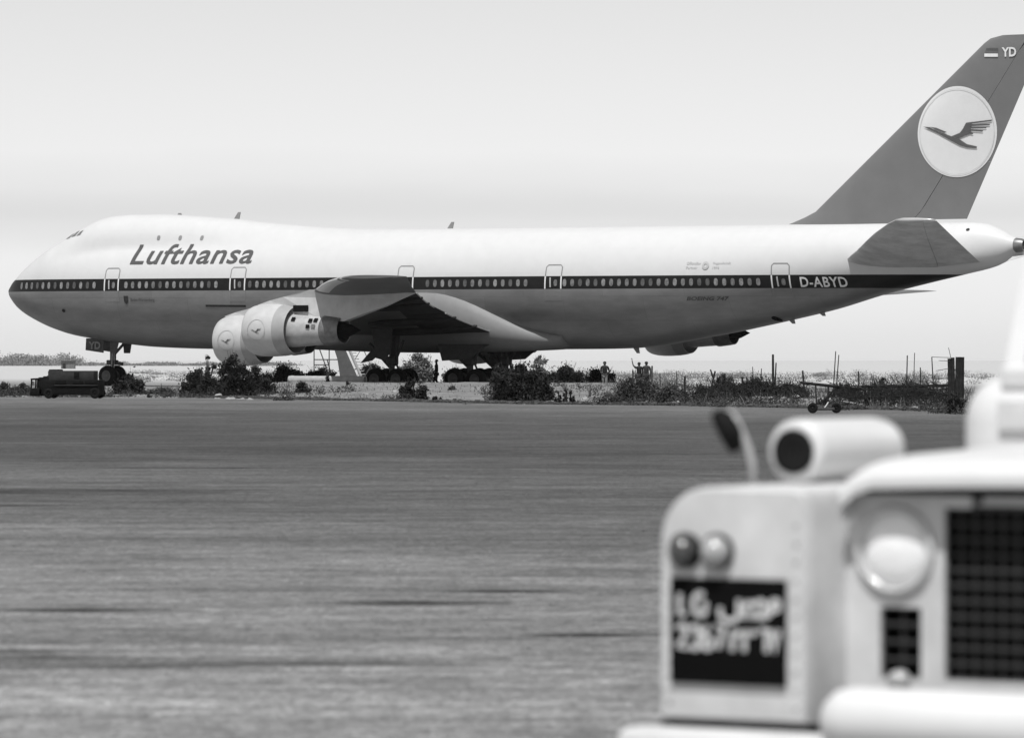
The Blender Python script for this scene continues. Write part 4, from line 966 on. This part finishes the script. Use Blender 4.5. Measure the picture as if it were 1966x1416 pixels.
# cart axle with two small wheels
Yc = 1.65*F/(793-HY); cx_ = empty('axle_cart', (at(1583, 793, Yc).x, Yc, .004), R(8), 'small wheeled cart frame with two dark wheels by the barrier', 'cart')
for s_ in (-1, 1):
    mb = MB(); wheel_mesh(mb, (.375*s_, 0, .16), .16, .12, (0.25, 1, 0)); mb.build('wheel', [M['tyre'], M['tyre']], cx_, smooth=True, sharp=35)
MB().rbox((0, 0, .13), (.62, .14, .09), .02).build('axle', M['gear_metal'], cx_)
MB().tube([(.0, .05, .15), (.12, .25, .25), (.2, .4, .33)], .02, 6).build('drawbar', M['pale_wood'], cx_)
# concrete pipe on the bank
a, b = at(556, 729, 251), at(717, 729.5, 249); po = empty('concrete_pipe', ((a.x+b.x)/2, 250.0, 0), 0, 'long pale concrete pipe lying on the bank', 'pipe'); oo = Vector(po.location)
pr = .235; gz = min(ground_z(a.x, 251), ground_z(b.x, 249))
MB().lathe([(0, pr), (.22, pr), (.24, pr*.94), (2.2, pr*.94), (2.22, pr*.97), (2.3, pr*.97), (2.32, pr*.94), (4.26, pr*.94), (4.28, pr), (4.48, pr), (4.48, pr*.75), (.3, pr*.75)], Vector((a.x, 251, a.z))-oo, (b-a), 20).build('pipe_wall', M['concrete'], po, smooth=True, sharp=35)
for t_ in (.15, .85):
    c_ = a.lerp(b, t_); MB().rbox(Vector((c_.x, c_.y, (c_.z-pr+ground_z(c_.x, c_.y))/2-.03))-oo, (.3, .5, max(.1, c_.z-pr-ground_z(c_.x, c_.y)+.14)), .03).build('support_block', M['concrete'], po)

# ================================================================ AIRSTAIR on the far side
Ys = 291.0; as_ = empty('airstair', (at(660, 742, Ys).x, Ys, ground_z(at(660, 742, Ys).x, Ys)), 0, 'wheeled passenger stairs standing under the fuselage on the far side', 'airstair'); ao = Vector(as_.location)
M['stair_grey'] = mat('stair_grey', .10, .7, var=.2); M['stair_light'] = mat('stair_light', .42, .7, var=.15)
def ar(p, dy=0): return at(p[0], p[1], Ys+dy)-ao
sp_ = MB(); A0, A1 = ar((690, 738), -.5), ar((618, 640), -.5); B0, B1 = ar((690, 738), 1.0), ar((618, 640), 1.0)
q = [ar((648, 690), -.55), ar((641, 668), -.55), ar((662, 668), -.55), ar((693, 738), -.55), ar((655, 738), -.55)]
sp_.add(q+[p+Vector((0, .06, 0)) for p in q], [(0, 1, 2, 3, 4), (9, 8, 7, 6, 5)]+[(i, (i+1) % 5, 5+(i+1) % 5, 5+i) for i in range(5)]); sp_.build('side_panel', M['stair_grey'], as_)
for i in range(17):
    t_ = i/16; c_ = ar((704-40*t_, 735-92*t_), .2); MB().box(c_, (.30, 1.4, .05)).build('step', M['stair_light'], as_)
for dy in (-.6, .9):
    MB().tube([ar((700, 738), dy), ar((660, 646), dy)], .09, 8).build('stringer', M['stair_light'], as_); MB().tube([ar((716, 712), dy), ar((676, 620), dy)], .025, 6).build('handrail', M['stair_grey'], as_)
    for t_ in (.1, .5, .9): MB().tube([ar((700-40*t_, 738-92*t_), dy), ar((716-40*t_, 712-92*t_), dy)], .02, 6).build('baluster', M['stair_grey'], as_)
for p0, p1 in (((603, 740), (603, 640)), ((632, 740), (632, 640)), ((608, 655), (630, 715)), ((626, 715), (612, 740)), ((603, 700), (632, 700)), ((603, 690), (648, 690)), ((637, 722), (628, 690))):
    MB().tube([ar(p0, -.3), ar(p1, -.3)], .035, 6).build('strut', M['stair_grey'], as_)
MB().rbox(ar((620, 642), .2), (1.3, 1.5, .1), .02).build('platform', M['stair_grey'], as_)
MB().rbox(ar((650, 735), .2), (2.6, 1.3, .18), .03).build('chassis', M['stair_grey'], as_)
for px in (612, 690):
    for dy in (-.5, .8):
        mb = MB(); c_ = ar((px, 735), dy); c_.z = .28; wheel_mesh(mb, c_, .28, .18, (0, 1, 0)); mb.build('wheel', [M['tyre'], M['hub']], as_, smooth=True, sharp=35)
# distant hut
hb = at(131, 700, 900); hut = empty('distant_hut', (hb.x, 900.0, 0), 0, 'small grey hut far away on the flats, above the tow tractor', 'hut')
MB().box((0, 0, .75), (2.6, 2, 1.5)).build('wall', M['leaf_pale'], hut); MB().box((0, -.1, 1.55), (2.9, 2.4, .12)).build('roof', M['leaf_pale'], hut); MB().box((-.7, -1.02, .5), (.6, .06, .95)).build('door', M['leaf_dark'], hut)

# ================================================================ TOW TRACTOR at the apron edge
M['tractor_dark'] = mat('tractor_dark', .008, .9, var=.4, scale=4, spec=.1); M['tractor_grey'] = mat('tractor_grey', .032, .8, var=.3, scale=4, spec=.15)
Yt = CH*F/(764.5-HY); tx = at(129, 764.5, Yt).x
tr = empty('tow_tractor', (tx, Yt, .004), R(-6), 'low dark tow tractor with a boxy grey engine housing, parked on the asphalt edge', 'tractor')
k_ = Yt/F
def tpx(px, py): return ((px-129)*k_, (764.5-py)*k_)
def tbox(p0, p1, depth, m, name, bev=.03, y=0, par=tr):
    x0, z0 = tpx(*p0); x1, z1 = tpx(*p1)
    return MB().rbox(((x0+x1)/2, y, (z0+z1)/2), (abs(x1-x0), depth, abs(z1-z0)), bev).build(name, M[m], par, smooth=True, sharp=40)
body = tbox((84, 729), (197, 758), 1.25, 'tractor_dark', 'chassis', .05)
tbox((96, 711.5), (185, 731), 1.0, 'tractor_grey', 'engine_housing', .03)
tbox((97, 709), (117, 716), .9, 'tractor_dark', 'hood_cap', .03)
tbox((86, 722), (100, 740), 1.0, 'tractor_dark', 'cowl', .04)
tbox((76, 724), (88, 748), .9, 'tractor_dark', 'dashboard', .05)
tbox((112, 730), (132, 737), .1, 'soot', 'side_opening', .01, -.62); tbox((146, 730), (166, 737), .1, 'soot', 'side_opening', .01, -.62); tbox((170, 730), (192, 737), .1, 'soot', 'side_opening', .01, -.62)
tbox((110, 738.5), (194, 740.5), .1, 'tractor_grey', 'trim_strip', .008, -.63)
tbox((147, 714), (157, 725), .06, 'tractor_dark', 'vent_grille', .01, -.51)
tbox((61, 745), (80, 760), 1.1, 'tractor_dark', 'front_bumper', .05)
for px in (63, 75):
    for y in (-.45, .45):
        x, z = tpx(px, 748); MB().tube([(x, y, z), (x+.02, y, z+(748-727)*k_)], .035, 6).build('guard_bar', M['tractor_dark'], tr)
for y in (-.45, .45):
    x0, z0 = tpx(62, 728); x1, z1 = tpx(80, 727); MB().tube([(x0, y, z0), (x1, y, z1)], .04, 6).build('guard_bar', M['tractor_dark'], tr)
x, z = tpx(69, 735); MB().lathe([(0, .09), (.06, .1), (.12, .06), (.12, .01)], (x-.05, -.3, z), (-1, -.5, 0), 12).build('headlamp', M['gear_light'], tr)
x, z = tpx(92, 722); MB().lathe([(-.02, .17), (0, .19), (.02, .17)], (x, 0, z), (-.5, 0, .86), 16).build('steering_wheel', M['tractor_dark'], tr)
for px, r_ in ((98, .21), (188, .235)):
    for y in (-.56, .56):
        mb = MB(); x, z = tpx(px, 755); wheel_mesh(mb, (x, y, r_), r_, .2, (0, 1, 0)); mb.build('wheel', [M['tyre'], M['tyre']], tr, smooth=True, sharp=35)

# ================================================================ PEOPLE
M['skin'] = mat('skin', .05, .6, var=.1); M['hair'] = mat('hair', .012, .7, var=.2); M['dark_cloth'] = mat('dark_cloth', .022, .9, var=.3, scale=8, spec=.1)
M['mid_cloth'] = mat('mid_cloth', .04, .9, var=.3, scale=8, spec=.1); M['pale_cloth'] = mat('pale_cloth', .22, .9, var=.2, scale=8, spec=.1)
def skin_mesh(name, joints, edges, m, parent, root_i=0, sub=1):
    me = bpy.data.meshes.new(name); me.from_pydata([j[:3] for j in joints], edges, [])
    o = bpy.data.objects.new(name, me); col.objects.link(o); o.parent = parent
    md = o.modifiers.new('skin', 'SKIN'); md.use_smooth_shade = True
    for i, v in enumerate(me.skin_vertices[0].data):
        r = joints[i][3]; v.radius = (r, r*(joints[i][4] if len(joints[i]) > 4 else 1)); v.use_root = (i == root_i)
    sm = o.modifiers.new('smooth', 'SUBSURF'); sm.levels = sub; sm.render_levels = sub
    bpy.context.view_layer.update()
    dg = bpy.context.evaluated_depsgraph_get(); new = bpy.data.meshes.new_from_object(o.evaluated_get(dg))
    o.modifiers.clear(); old = o.data; o.data = new; bpy.data.meshes.remove(old); new.name = name
    new.materials.clear(); new.materials.append(m)
    return o
def person(px, dist, rz, label, arms, legs, shirt, pants, lean=0.0, hgt=1.68, top_y=None):
    x = (px-CX)/F*dist; z0 = ground_z(x, dist); k = hgt/1.75
    root = empty('person', (x, dist, z0), rz, label, 'person', None); root.scale = (k, k, k)
    J = [(0, 0, .95, .15, .75), (0, .0, 1.12, .135, .75), (0, lean*.3, 1.32, .16, .65), (0, lean*.5, 1.45, .085), (0, lean*.6, 1.52, .06), (0, lean*.7+.015, 1.60, .088), (0, lean*.7+.02, 1.69, .085)]
    E_ = [(0, 1), (1, 2), (2, 3), (3, 4), (4, 5), (5, 6)]
    shirtJ = [(j[0], j[1], j[2], j[3]+.02, *(j[4:])) for j in J[:4]]; shirtE = [(0, 1), (1, 2), (2, 3)]
    pantsJ = [(0, 0, 1.0, .165, .8)]; pantsE = []
    fing = MB()
    for s_, (el, wr) in zip((-1, 1), arms):
        b = len(J); sh = (s_*.20, lean*.45, 1.41)
        hd = Vector(wr)+(Vector(wr)-Vector(el)).normalized()*.09
        J += [(*sh, .06), (*el, .042), (*wr, .03), (*hd, .036, .6)]; E_ += [(3, b), (b, b+1), (b+1, b+2), (b+2, b+3)]
        c = len(shirtJ); mid_ = tuple((Vector(sh)*.35+Vector(el)*.65)); shirtJ += [(*sh, .075), (*mid_, .062)]; shirtE += [(3, c), (c, c+1)]
        dv = (Vector(wr)-Vector(el)).normalized(); sd_ = dv.cross(Vector((0, 1, 0))).normalized()
        for f_ in range(4):
            o_ = hd+sd_*(f_-1.5)*.019+dv*.03; ln = (.062, .075, .07, .055)[f_]; fing.tube([o_, o_+dv*ln*.55, o_+dv*ln*.9+Vector((0, .018, 0))], [.010, .009, .007], 6)
        th = hd-sd_*.035-dv*.03; fing.tube([th, th-sd_*.025+dv*.03, th-sd_*.028+dv*.055], [.011, .010, .008], 6)
    for s_, (kn, an) in zip((-1, 1), legs):
        b = len(J); hp = (s_*.09, 0, .90); toe = (an[0], an[1]+.17, .03)
        J += [(*hp, .095), (*kn, .06), (*an, .042), (*toe, .035)]; E_ += [(0, b), (b, b+1), (b+1, b+2), (b+2, b+3)]
        c = len(pantsJ); pantsJ += [(*hp, .115), (*kn, .08), (an[0], an[1], an[2]+.06, .068)]; pantsE += [(0, c), (c, c+1), (c+1, c+2)]
    bo_ = skin_mesh('body', J, E_, M['skin'], root)
    # nose, ears and fingers grown onto the body mesh
    fing.tube([(0, lean*.7+.09, 1.665), (0, lean*.7+.125, 1.63), (0, lean*.7+.10, 1.615)], [.008, .014, .010], 6)
    for s_ in (-1, 1): fing.tube([(s_*.085, lean*.7+.01, 1.67), (s_*.1, lean*.7, 1.65), (s_*.088, lean*.7+.01, 1.62)], [.01, .016, .008], 6)
    bm = bmesh.new(); bm.from_mesh(bo_.data); vv = [bm.verts.new(p) for p in fing.v]
    for f in fing.f:
        try: bm.faces.new([vv[i] for i in f])
        except ValueError: pass
    bm.to_mesh(bo_.data); bm.free()
    skin_mesh('shirt', shirtJ, shirtE, M[shirt], root); skin_mesh('trousers', pantsJ, pantsE, M[pants], root)
    hm = MB(); hm.lathe([(.0, .097), (.04, .10), (.075, .088), (.10, .055), (.11, .01)], (0, lean*.7-.012, 1.655), (0, -.18, 1), 14); hm.build('hair', M['hair'], root, smooth=True)
    return root
down = (((-.25, 0, 1.12), (-.24, .08, .88)), ((.25, 0, 1.12), (.24, .08, .88)))
bent = (((-.27, -.05, 1.14), (-.20, .16, 1.08)), ((.27, -.05, 1.14), (.20, .16, 1.08)))
stand = (((-.10, .02, .50), (-.10, 0, .09)), ((.10, .02, .50), (.11, 0, .09)))
stride = (((-.10, .16, .52), (-.10, .20, .10)), ((.10, .02, .50), (.10, -.22, .12)))
person(838, 272, R(95), 'person in dark clothes walking alone past the landing gear', (((-.26, .1, 1.14), (-.22, .2, .95)), ((.26, -.1, 1.13), (.25, -.02, .9))), stride, 'dark_cloth', 'dark_cloth', hgt=1.70)
person(1161, 262, R(170), 'person in a dark shirt and pale trousers standing under the rear fuselage', bent, stand, 'dark_cloth', 'pale_cloth', hgt=1.62)
person(1227, 258, R(10), 'person in dark clothes waving with one raised arm', (((-.36, .02, 1.56), (-.42, .04, 1.82)), ((.26, 0, 1.12), (.25, .05, .88))), stand, 'dark_cloth', 'dark_cloth', hgt=1.58)
person(1241, 259, R(-5), 'person in grey clothes standing beside the waving person', down, stand, 'mid_cloth', 'mid_cloth', hgt=1.62)

# ================================================================ OFF-ROAD VEHICLE in the foreground (local: x along its front, y backwards, z up)
LY = R(33.0); Y0l = 11.6; X0l = (1400-CX)/F*Y0l
car = empty('off_road_vehicle', (X0l, Y0l, 0), -LY, 'pale boxy off-road vehicle with a dark square number plate on its wing', 'vehicle')
M['car_paint'] = mat('car_paint', .57, .5, var=.14, scale=7, detail=9); M['car_bonnet'] = mat('car_bonnet', .62, .4, var=.05, scale=4)
M['chrome'] = mat('chrome', .6, .2, metal=.9, var=.05); M['lens'] = mat('lens', .88, .25, var=.05, spec=.8)
M['lens_dark'] = mat('lens_dark', .05, .15, var=.2, spec=.9); M['lens_grey'] = mat('lens_grey', .35, .15, var=.1, spec=.9); M['plate_black'] = mat('plate_black', .005, .7, var=.2, spec=.05)
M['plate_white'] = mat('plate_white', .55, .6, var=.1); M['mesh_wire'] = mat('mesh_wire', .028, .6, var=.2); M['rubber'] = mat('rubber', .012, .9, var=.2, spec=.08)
TC = .78                                            # centre line of the vehicle
def wing_shell(sign):
    # outline of the wing front seen head on, outer top corner rounded
    mb = MB(); W_ = .424; r = .13; pts = []
    pts.append((0, .758)); 
    for i in range(9):
        a = math.pi-(math.pi/2)*i/8; pts.append((r+r*math.cos(a), 1.205+r*math.sin(a)))
    pts += [(W_-.04, 1.335), (W_-.012, 1.325), (W_, 1.30), (W_, .758)]
    def X(t_): return (-.203+t_) if sign < 0 else (2*TC+.203-t_)
    ys = (0.0, .012, .035, .9, 1.45); ins = (.02, .006, 0, 0, 0); n = len(pts); cxm, czm = W_/2, 1.0
    rings = []
    for y, q in zip(ys, ins): rings.append([(X(t_+(cxm-t_)*q*2), y, z+(czm-z)*q*1.2) for t_, z in pts])
    mb.loft(rings); return mb
for sg in (-1, 1):
    fw = wing_shell(sg).build('front_wing', M['car_paint'], car, smooth=True, sharp=35)
    X = (lambda t_: t_) if sg < 0 else (lambda t_: 2*TC-t_)
    # lamps: dark indicator and pale side lamp
    for t_, m_ in ((-.123, 'lens_dark'), (-.030, 'lens_grey')):
        MB().lathe([(-.01, .044), (.012, .046), (.018, .043)], (X(t_), 0, 1.176), (0, -1, 0), 24).build('lamp_rim', M['rubber'], fw, smooth=True, sharp=40)
        MB().lathe([(.006, .039), (.03, .036), (.045, .026), (.052, .012), (.054, .001)], (X(t_), 0, 1.176), (0, -1, 0), 24).build('lamp_lens', M[m_], fw, smooth=True)
    MB().rbox((X(.01), .02, .735), (.42, .05, .04), .012).build('wing_shade_strip', M['rubber'], fw)  # dark strip stands in for the shadow gap between wing and bumper
    rv = MB()
    for i in range(11):
        rv.lathe([(0, .006), (.003, .005), (.004, .001)], (X(.19), -.001, .80+.045*i), (0, -1, 0), 8); rv.lathe([(0, .006), (.003, .005), (.004, .001)], (X(-.17), -.001, .80+.035*i if i < 9 else .80), (0, -1, 0), 8)
    rvo = rv.build('rivets', M['car_paint'], fw); rvo['kind'] = 'stuff'
# number plate with two rows of Latin and Arabic characters
pl = MB().rbox((0, -.005, .979), (.33, .012, .262), .003).build('number_plate', M['plate_black'], car)
def strokes(lines, wd=.014):
    mb = MB()
    for ln in lines:
        vs_, fs = ribbon2d(ln, wd); mb.add([(x, -.0125, z-.008) for x, z in vs_], fs)
    return mb
def arc(cx, cz, r, a0, a1, n=10, rz=None): return [(cx+r*math.cos(R(a0+(a1-a0)*i/n)), cz+(rz or r)*math.sin(R(a0+(a1-a0)*i/n))) for i in range(n+1)]
G = [[[(-.136, 1.078), (-.136, 1.028), (-.116, 1.028)]],                                            # L
     [arc(-.076, 1.053, .020, 60, 330, 12, .026), [(-.060, 1.042), (-.060, 1.054), (-.072, 1.054)]], # G
     [[(.035, 1.068), (.035, 1.036)]+arc(.008, 1.034, .027, 0, -180, 10, .020)+[(-.019, 1.048)]],    # final letter bowl
     [[(.035, 1.028), (.118, 1.028)], arc(.066, 1.044, .016, 0, 360, 12), arc(.096, 1.05, .015, -60, 200, 10)],
     [arc(.138, 1.056, .012, 0, 360, 10), [(.128, 1.046), (.118, 1.030)]]]
D = [[arc(-.128, .985, .014, 160, -20, 8)+[(-.142, .945), (-.112, .945)]],                           # 2
     [arc(-.092, .986, .012, 150, -80, 8), arc(-.092, .959, .015, 80, -150, 8)],                     # 3
     [arc(-.056, .958, .014, 0, 360, 12), arc(-.044, .966, .026, 180, 110, 6, .034)],                # 6
     [[(-.034, .999), (-.008, .999), (-.024, .945)]],                                                # 7
     [[(.016, .940), (.016, .994)], arc(.027, .992, .011, 180, 360, 6)],                             # Arabic 2
     [[(.050, .940), (.050, .994)], arc(.058, .993, .008, 180, 360, 6), arc(.074, .993, .008, 180, 360, 6)], # Arabic 3
     [[(.094, .995), (.114, .995), (.114, .940)]],                                                   # Arabic 6
     [[(.126, .996), (.137, .942), (.149, .996)]]]                                                   # Arabic 7
for gl in G+D: strokes(gl).build('character', M['plate_white'], pl)
# radiator panel between the wings, with lamps and mesh grilles
y_p = .20
panel = MB()
xL, xR = .221, 2*TC-.221
def pbox(x0, x1, z0, z1, y0=y_p, y1=y_p+.03): panel.box(((x0+x1)/2, (y0+y1)/2, (z0+z1)/2), (x1-x0, y1-y0, z1-z0))
g1, g2 = .494, 2*TC-.494
pbox(xL, .315, .80, 1.36); pbox(.3155, .428, .80, .866); pbox(.3155, .428, 1.041, 1.36); pbox(.4285, g1, .80, 1.36)
pbox(g2, 2*TC-.4285, .80, 1.36); pbox(2*TC-.428, 2*TC-.3155, .80, .866); pbox(2*TC-.428, 2*TC-.3155, 1.041, 1.36); pbox(2*TC-.315, xR, .80, 1.36)
pbox(g1+.0005, g2-.0005, .80, .866); pbox(g1+.0005, g1+.075, 1.288, 1.36); pbox(g2-.075, g2-.0005, 1.288, 1.36)
pan = panel.build('radiator_panel', M['car_paint'], car)
for x_ in (.34, 2*TC-.34):
    pass
for x0, x1, z0, z1 in ((.316, .428, .867, 1.040), (g1+.001, g2-.001, .867, 1.287), (g1+.08, g2-.08, 1.288, 1.345), (2*TC-.428, 2*TC-.316, .867, 1.040)):
    gr = MB().box(((x0+x1)/2, y_p+.08, (z0+z1)/2), (x1-x0+.06, .01, z1-z0+.06)).build('grille_backing', M['plate_black'], pan)
    nx = max(2, int((x1-x0)/.038)); nz_ = max(2, int((z1-z0)/.038)); mg = MB()
    for i in range(nx+1): xx = x0+(x1-x0)*i/nx; mg.tube([(xx, y_p+.018, z0), (xx, y_p+.018, z1)], .0055, 5)
    for j in range(nz_+1): zz = z0+(z1-z0)*j/nz_; mg.tube([(x0, y_p+.012, zz), (x1, y_p+.012, zz)], .0055, 5)
    mo = mg.build('wire_mesh', M['mesh_wire'], pan); mo['kind'] = 'stuff'
MB().rbox((.66, y_p-.005, 1.318), (.15, .02, .05), .008).build('badge', M['lens_grey'], pan)
MB().tube([(.60, y_p-.01, 1.335), (.60, y_p-.01, 1.30)], .01, 8).build('catch', M['rubber'], pan)
for sg in (-1, 1):
    X = .359 if sg < 0 else 2*TC-.359
    hl = MB().lathe([(-.01, .112), (.0, .112), (.012, .108), (.016, .100), (.006, .094), (-.03, .092), (-.04, .088)], (X, y_p-.002, 1.182), (0, -1, 0), 40).build('headlamp', M['car_paint'], car, smooth=True, sharp=40)
    MB().lathe([(-.05, .092), (-.012, .0915), (-.002, .088), (.006, .075), (.013, .045), (.016, .001)], (X, y_p-.002, 1.182), (0, -1, 0), 40).build('headlamp_lens', M['lens'], hl, smooth=True)
    MB().lathe([(.0055, .0975), (.009, .0955), (.0055, .0935)], (X, y_p-.002, 1.182), (0, -1, 0), 40).build('headlamp_rim', M['chrome'], hl, smooth=True)
MB().lathe([(0, .03), (.02, .028), (.03, .015), (.032, .001)], (.372, y_p, .858), (0, -1, 0), 16).build('tow_knob', M['lens_grey'], pan, smooth=True)
# bonnet with rounded front lip
bn = MB(); rings = []
prof = [(.128, 1.350), (.131, 1.366), (.15, 1.386), (.20, 1.400), (.35, 1.412), (.8, 1.424), (1.40, 1.43)]
for y, z in prof:
    row = []
    for i in range(25):
        t_ = i/24; x = .238+(2*TC-.476)*t_; dx = min(t_, 1-t_)*(2*TC-.476)
        zz = z+.012*math.sin(math.pi*t_)-.045*(1-sstep(0, .07, dx)); row.append((x, y, zz))
    rings.append(row)
under = [[(p[0], p[1]+.005, 1.335 if i < 2 else p[2]-.02) for p in r] for i, r in enumerate(rings)]
nn = 25
bn.add([p for r in rings for p in r], [(i*nn+k, i*nn+k+1, (i+1)*nn+k+1, (i+1)*nn+k) for i in range(len(rings)-1) for k in range(nn-1)])
front_low = [(p[0], p[1]+.002, p[2]-.02) for p in rings[0]]
bn.add(rings[0]+front_low, [(k, k+1, nn+k+1, nn+k) for k in range(nn-1)])
left = [r[0] for r in rings]; bn.add(left+[(p[0], p[1], p[2]-.09 if p[1] > .145 else p[2]-.02) for p in left], [(k, k+1, len(left)+k+1, len(left)+k) for k in range(len(left)-1)])
right = [r[-1] for r in rings]; bn.add(right+[(p[0], p[1], p[2]-.09 if p[1] > .145 else p[2]-.02) for p in right], [(k, k+1, len(right)+k+1, len(right)+k) for k in range(len(right)-1)])
bno = bn.build('bonnet', M['car_bonnet'], car, smooth=True, sharp=50)
MB().rbox((TC, .4, 1.30), (2*TC-.50, .36, .06), .01).build('slam_panel', M['rubber'], bno)
MB().box((TC, .178, 1.337), (2*TC-.49, .036, .034)).build('bonnet_shade_strip', M['rubber'], bno)  # dark strip added to deepen the shade line under the bonnet lip
# bulkhead, windscreen frame, cab
MB().rbox((TC, 1.62, 1.36), (1.86, .34, .50), .13, 5).build('bulkhead', M['car_bonnet'], car, smooth=True, sharp=40)
ws = MB(); 
for x in (TC-.76, TC+.76, TC):
    ws.loft([[(x-.03, 1.50, 1.60), (x+.03, 1.50, 1.60), (x+.03, 1.56, 1.60), (x-.03, 1.56, 1.60)], [(x-.03, 1.68, 2.02), (x+.03, 1.68, 2.02), (x+.03, 1.74, 2.02), (x-.03, 1.74, 2.02)]])
ws.rbox((TC, 1.52, 1.60), (1.58, .09, .07), .015); ws.rbox((TC, 1.72, 2.03), (1.58, .09, .07), .015)
wso = ws.build('windscreen_frame', M['car_bonnet'], car)
for s_ in (-1, 1):
    x0, x1 = (TC-.73, TC-.03) if s_ < 0 else (TC+.03, TC+.73)
    MB().loft([[(x0, 1.535, 1.635), (x1, 1.535, 1.635), (x1, 1.54, 1.635), (x0, 1.54, 1.635)], [(x0, 1.695, 2.0), (x1, 1.695, 2.0), (x1, 1.70, 2.0), (x0, 1.70, 2.0)]]).build('windscreen_pane', M['lens_grey'], wso)
for x in (TC-.55, TC+.55): MB().rbox((x, 1.445, 1.50), (.45, .02, .09), .008).build('vent_flap', M['car_paint'], car)
MB().rbox((TC, 2.62, 2.10), (1.54, 1.75, .1), .04).build('roof', M['car_bonnet'], car)
for s_ in (-1, 1):
    MB().rbox((TC+s_*.76, 2.62, 1.28), (.05, 1.72, .85), .02).build('door', M['car_paint'], car); MB().rbox((TC+s_*.76, 2.62, 1.88), (.04, 1.70, .36), .02).build('side_window', M['glass_dark'], car)
MB().rbox((TC, 3.46, 1.45), (1.5, .05, 1.3), .02).build('rear_panel', M['car_paint'], car)
MB().rbox((TC, 1.9, .66), (1.2, 3.3, .16), .02).build('chassis', M['rubber'], car)
# bumper and padded push bar
MB().rbox((TC, -.19, .66), (1.92, .13, .185), .03, 3).build('bumper', M['car_paint'], car, smooth=True, sharp=40)
pb = MB(); pb.lathe([(0, .01), (.015, .05), (.045, .075), (.09, .083), (.71, .083), (.755, .075), (.785, .05), (.80, .01)], (TC-.40, -.20, .79), (1, 0, 0), 20); pb.build('push_pad', M['car_bonnet'], car, smooth=True)
for s_ in (-1, 1): MB().rbox((TC+s_*.45, .0, .66), (.08, .30, .12), .01).build('bumper_bracket', M['rubber'], car)
# wheels
for x in (TC-.68, TC+.68):
    for y in (.55, 2.9):
        mb = MB(); wheel_mesh(mb, (x, y, .405), .405, .19, (1, 0, 0)); mb.build('wheel', [M['tyre'], M['car_paint']], car, smooth=True, sharp=35)
# siren on the wing and mirror on its arm
sr = empty('siren', (0, 0, 0), 0, 'white cylindrical siren with a dark round mouth on the vehicle wing', 'siren')
srm = Matrix.Translation(car.location) @ Matrix.Rotation(-LY, 4, 'Z'); sr.location = srm @ Vector((-.042, .62, 1.325)); sr.rotation_euler = (0, 0, -LY)
MB().lathe([(.002, .005), (.0, .066), (.003, .075), (.012, .081), (.04, .083), (.40, .083), (.45, .077), (.48, .055), (.485, .01)], (0, -.22, .092), (0, 1, 0), 32).build('housing', M['car_bonnet'], sr, smooth=True, sharp=50)
MB().lathe([(-.01, .056), (.008, .058), (.012, .050), (.006, .03), (.004, .001)], (0, -.22, .092), (0, -1, 0), 28).build('mouth', M['rubber'], sr, smooth=True)
MB().rbox((0, .0, .01), (.08, .28, .03), .006).build('bracket', M['car_paint'], sr)
mi = empty('wing_mirror', srm @ Vector((-.130, .34, 1.325)), -LY, 'dark round wing mirror on a bent stalk at the front of the vehicle', 'mirror')
MB().tube([(0, 0, -.01), (.0, 0, .06), (-.012, 0, .10), (-.05, .01, .165), (-.075, .01, .195)], .0095, 10).build('stalk', M['lens_grey'], mi, smooth=True)
MB().lathe([(-.010, .045), (-.018, .054), (-.010, .060), (.010, .058), (.028, .038), (.034, .005)], (-.075, .0, .145), (.70, .55, .45), 24).build('mirror_shell', M['rubber'], mi, smooth=True)
MB().lathe([(0, .053), (.001, .001)], (-.082, -.006, .140), (-.70, -.55, -.45), 24).build('mirror_glass', M['lens_dark'], mi)

# ================================================================ HAZE in the air
hz = MB(); hz.box((0, 2590, 14), (5200, 5300, 32)); hzo = hz.build('haze', None); tag(hzo, 'thin pale haze hanging over the airfield', 'haze', kind='stuff')
hm_ = bpy.data.materials.new('haze'); hm_.use_nodes = True; t = hm_.node_tree; t.nodes.remove(t.nodes['Principled BSDF'])
pv = t.nodes.new('ShaderNodeVolumePrincipled'); pv.inputs['Color'].default_value = (1, 1, 1, 1); pv.inputs['Density'].default_value = .000025; pv.inputs['Anisotropy'].default_value = 0.0
t.links.new(pv.outputs[0], t.nodes['Material Output'].inputs['Volume'])
hzo.data.materials.clear(); hzo.data.materials.append(hm_)
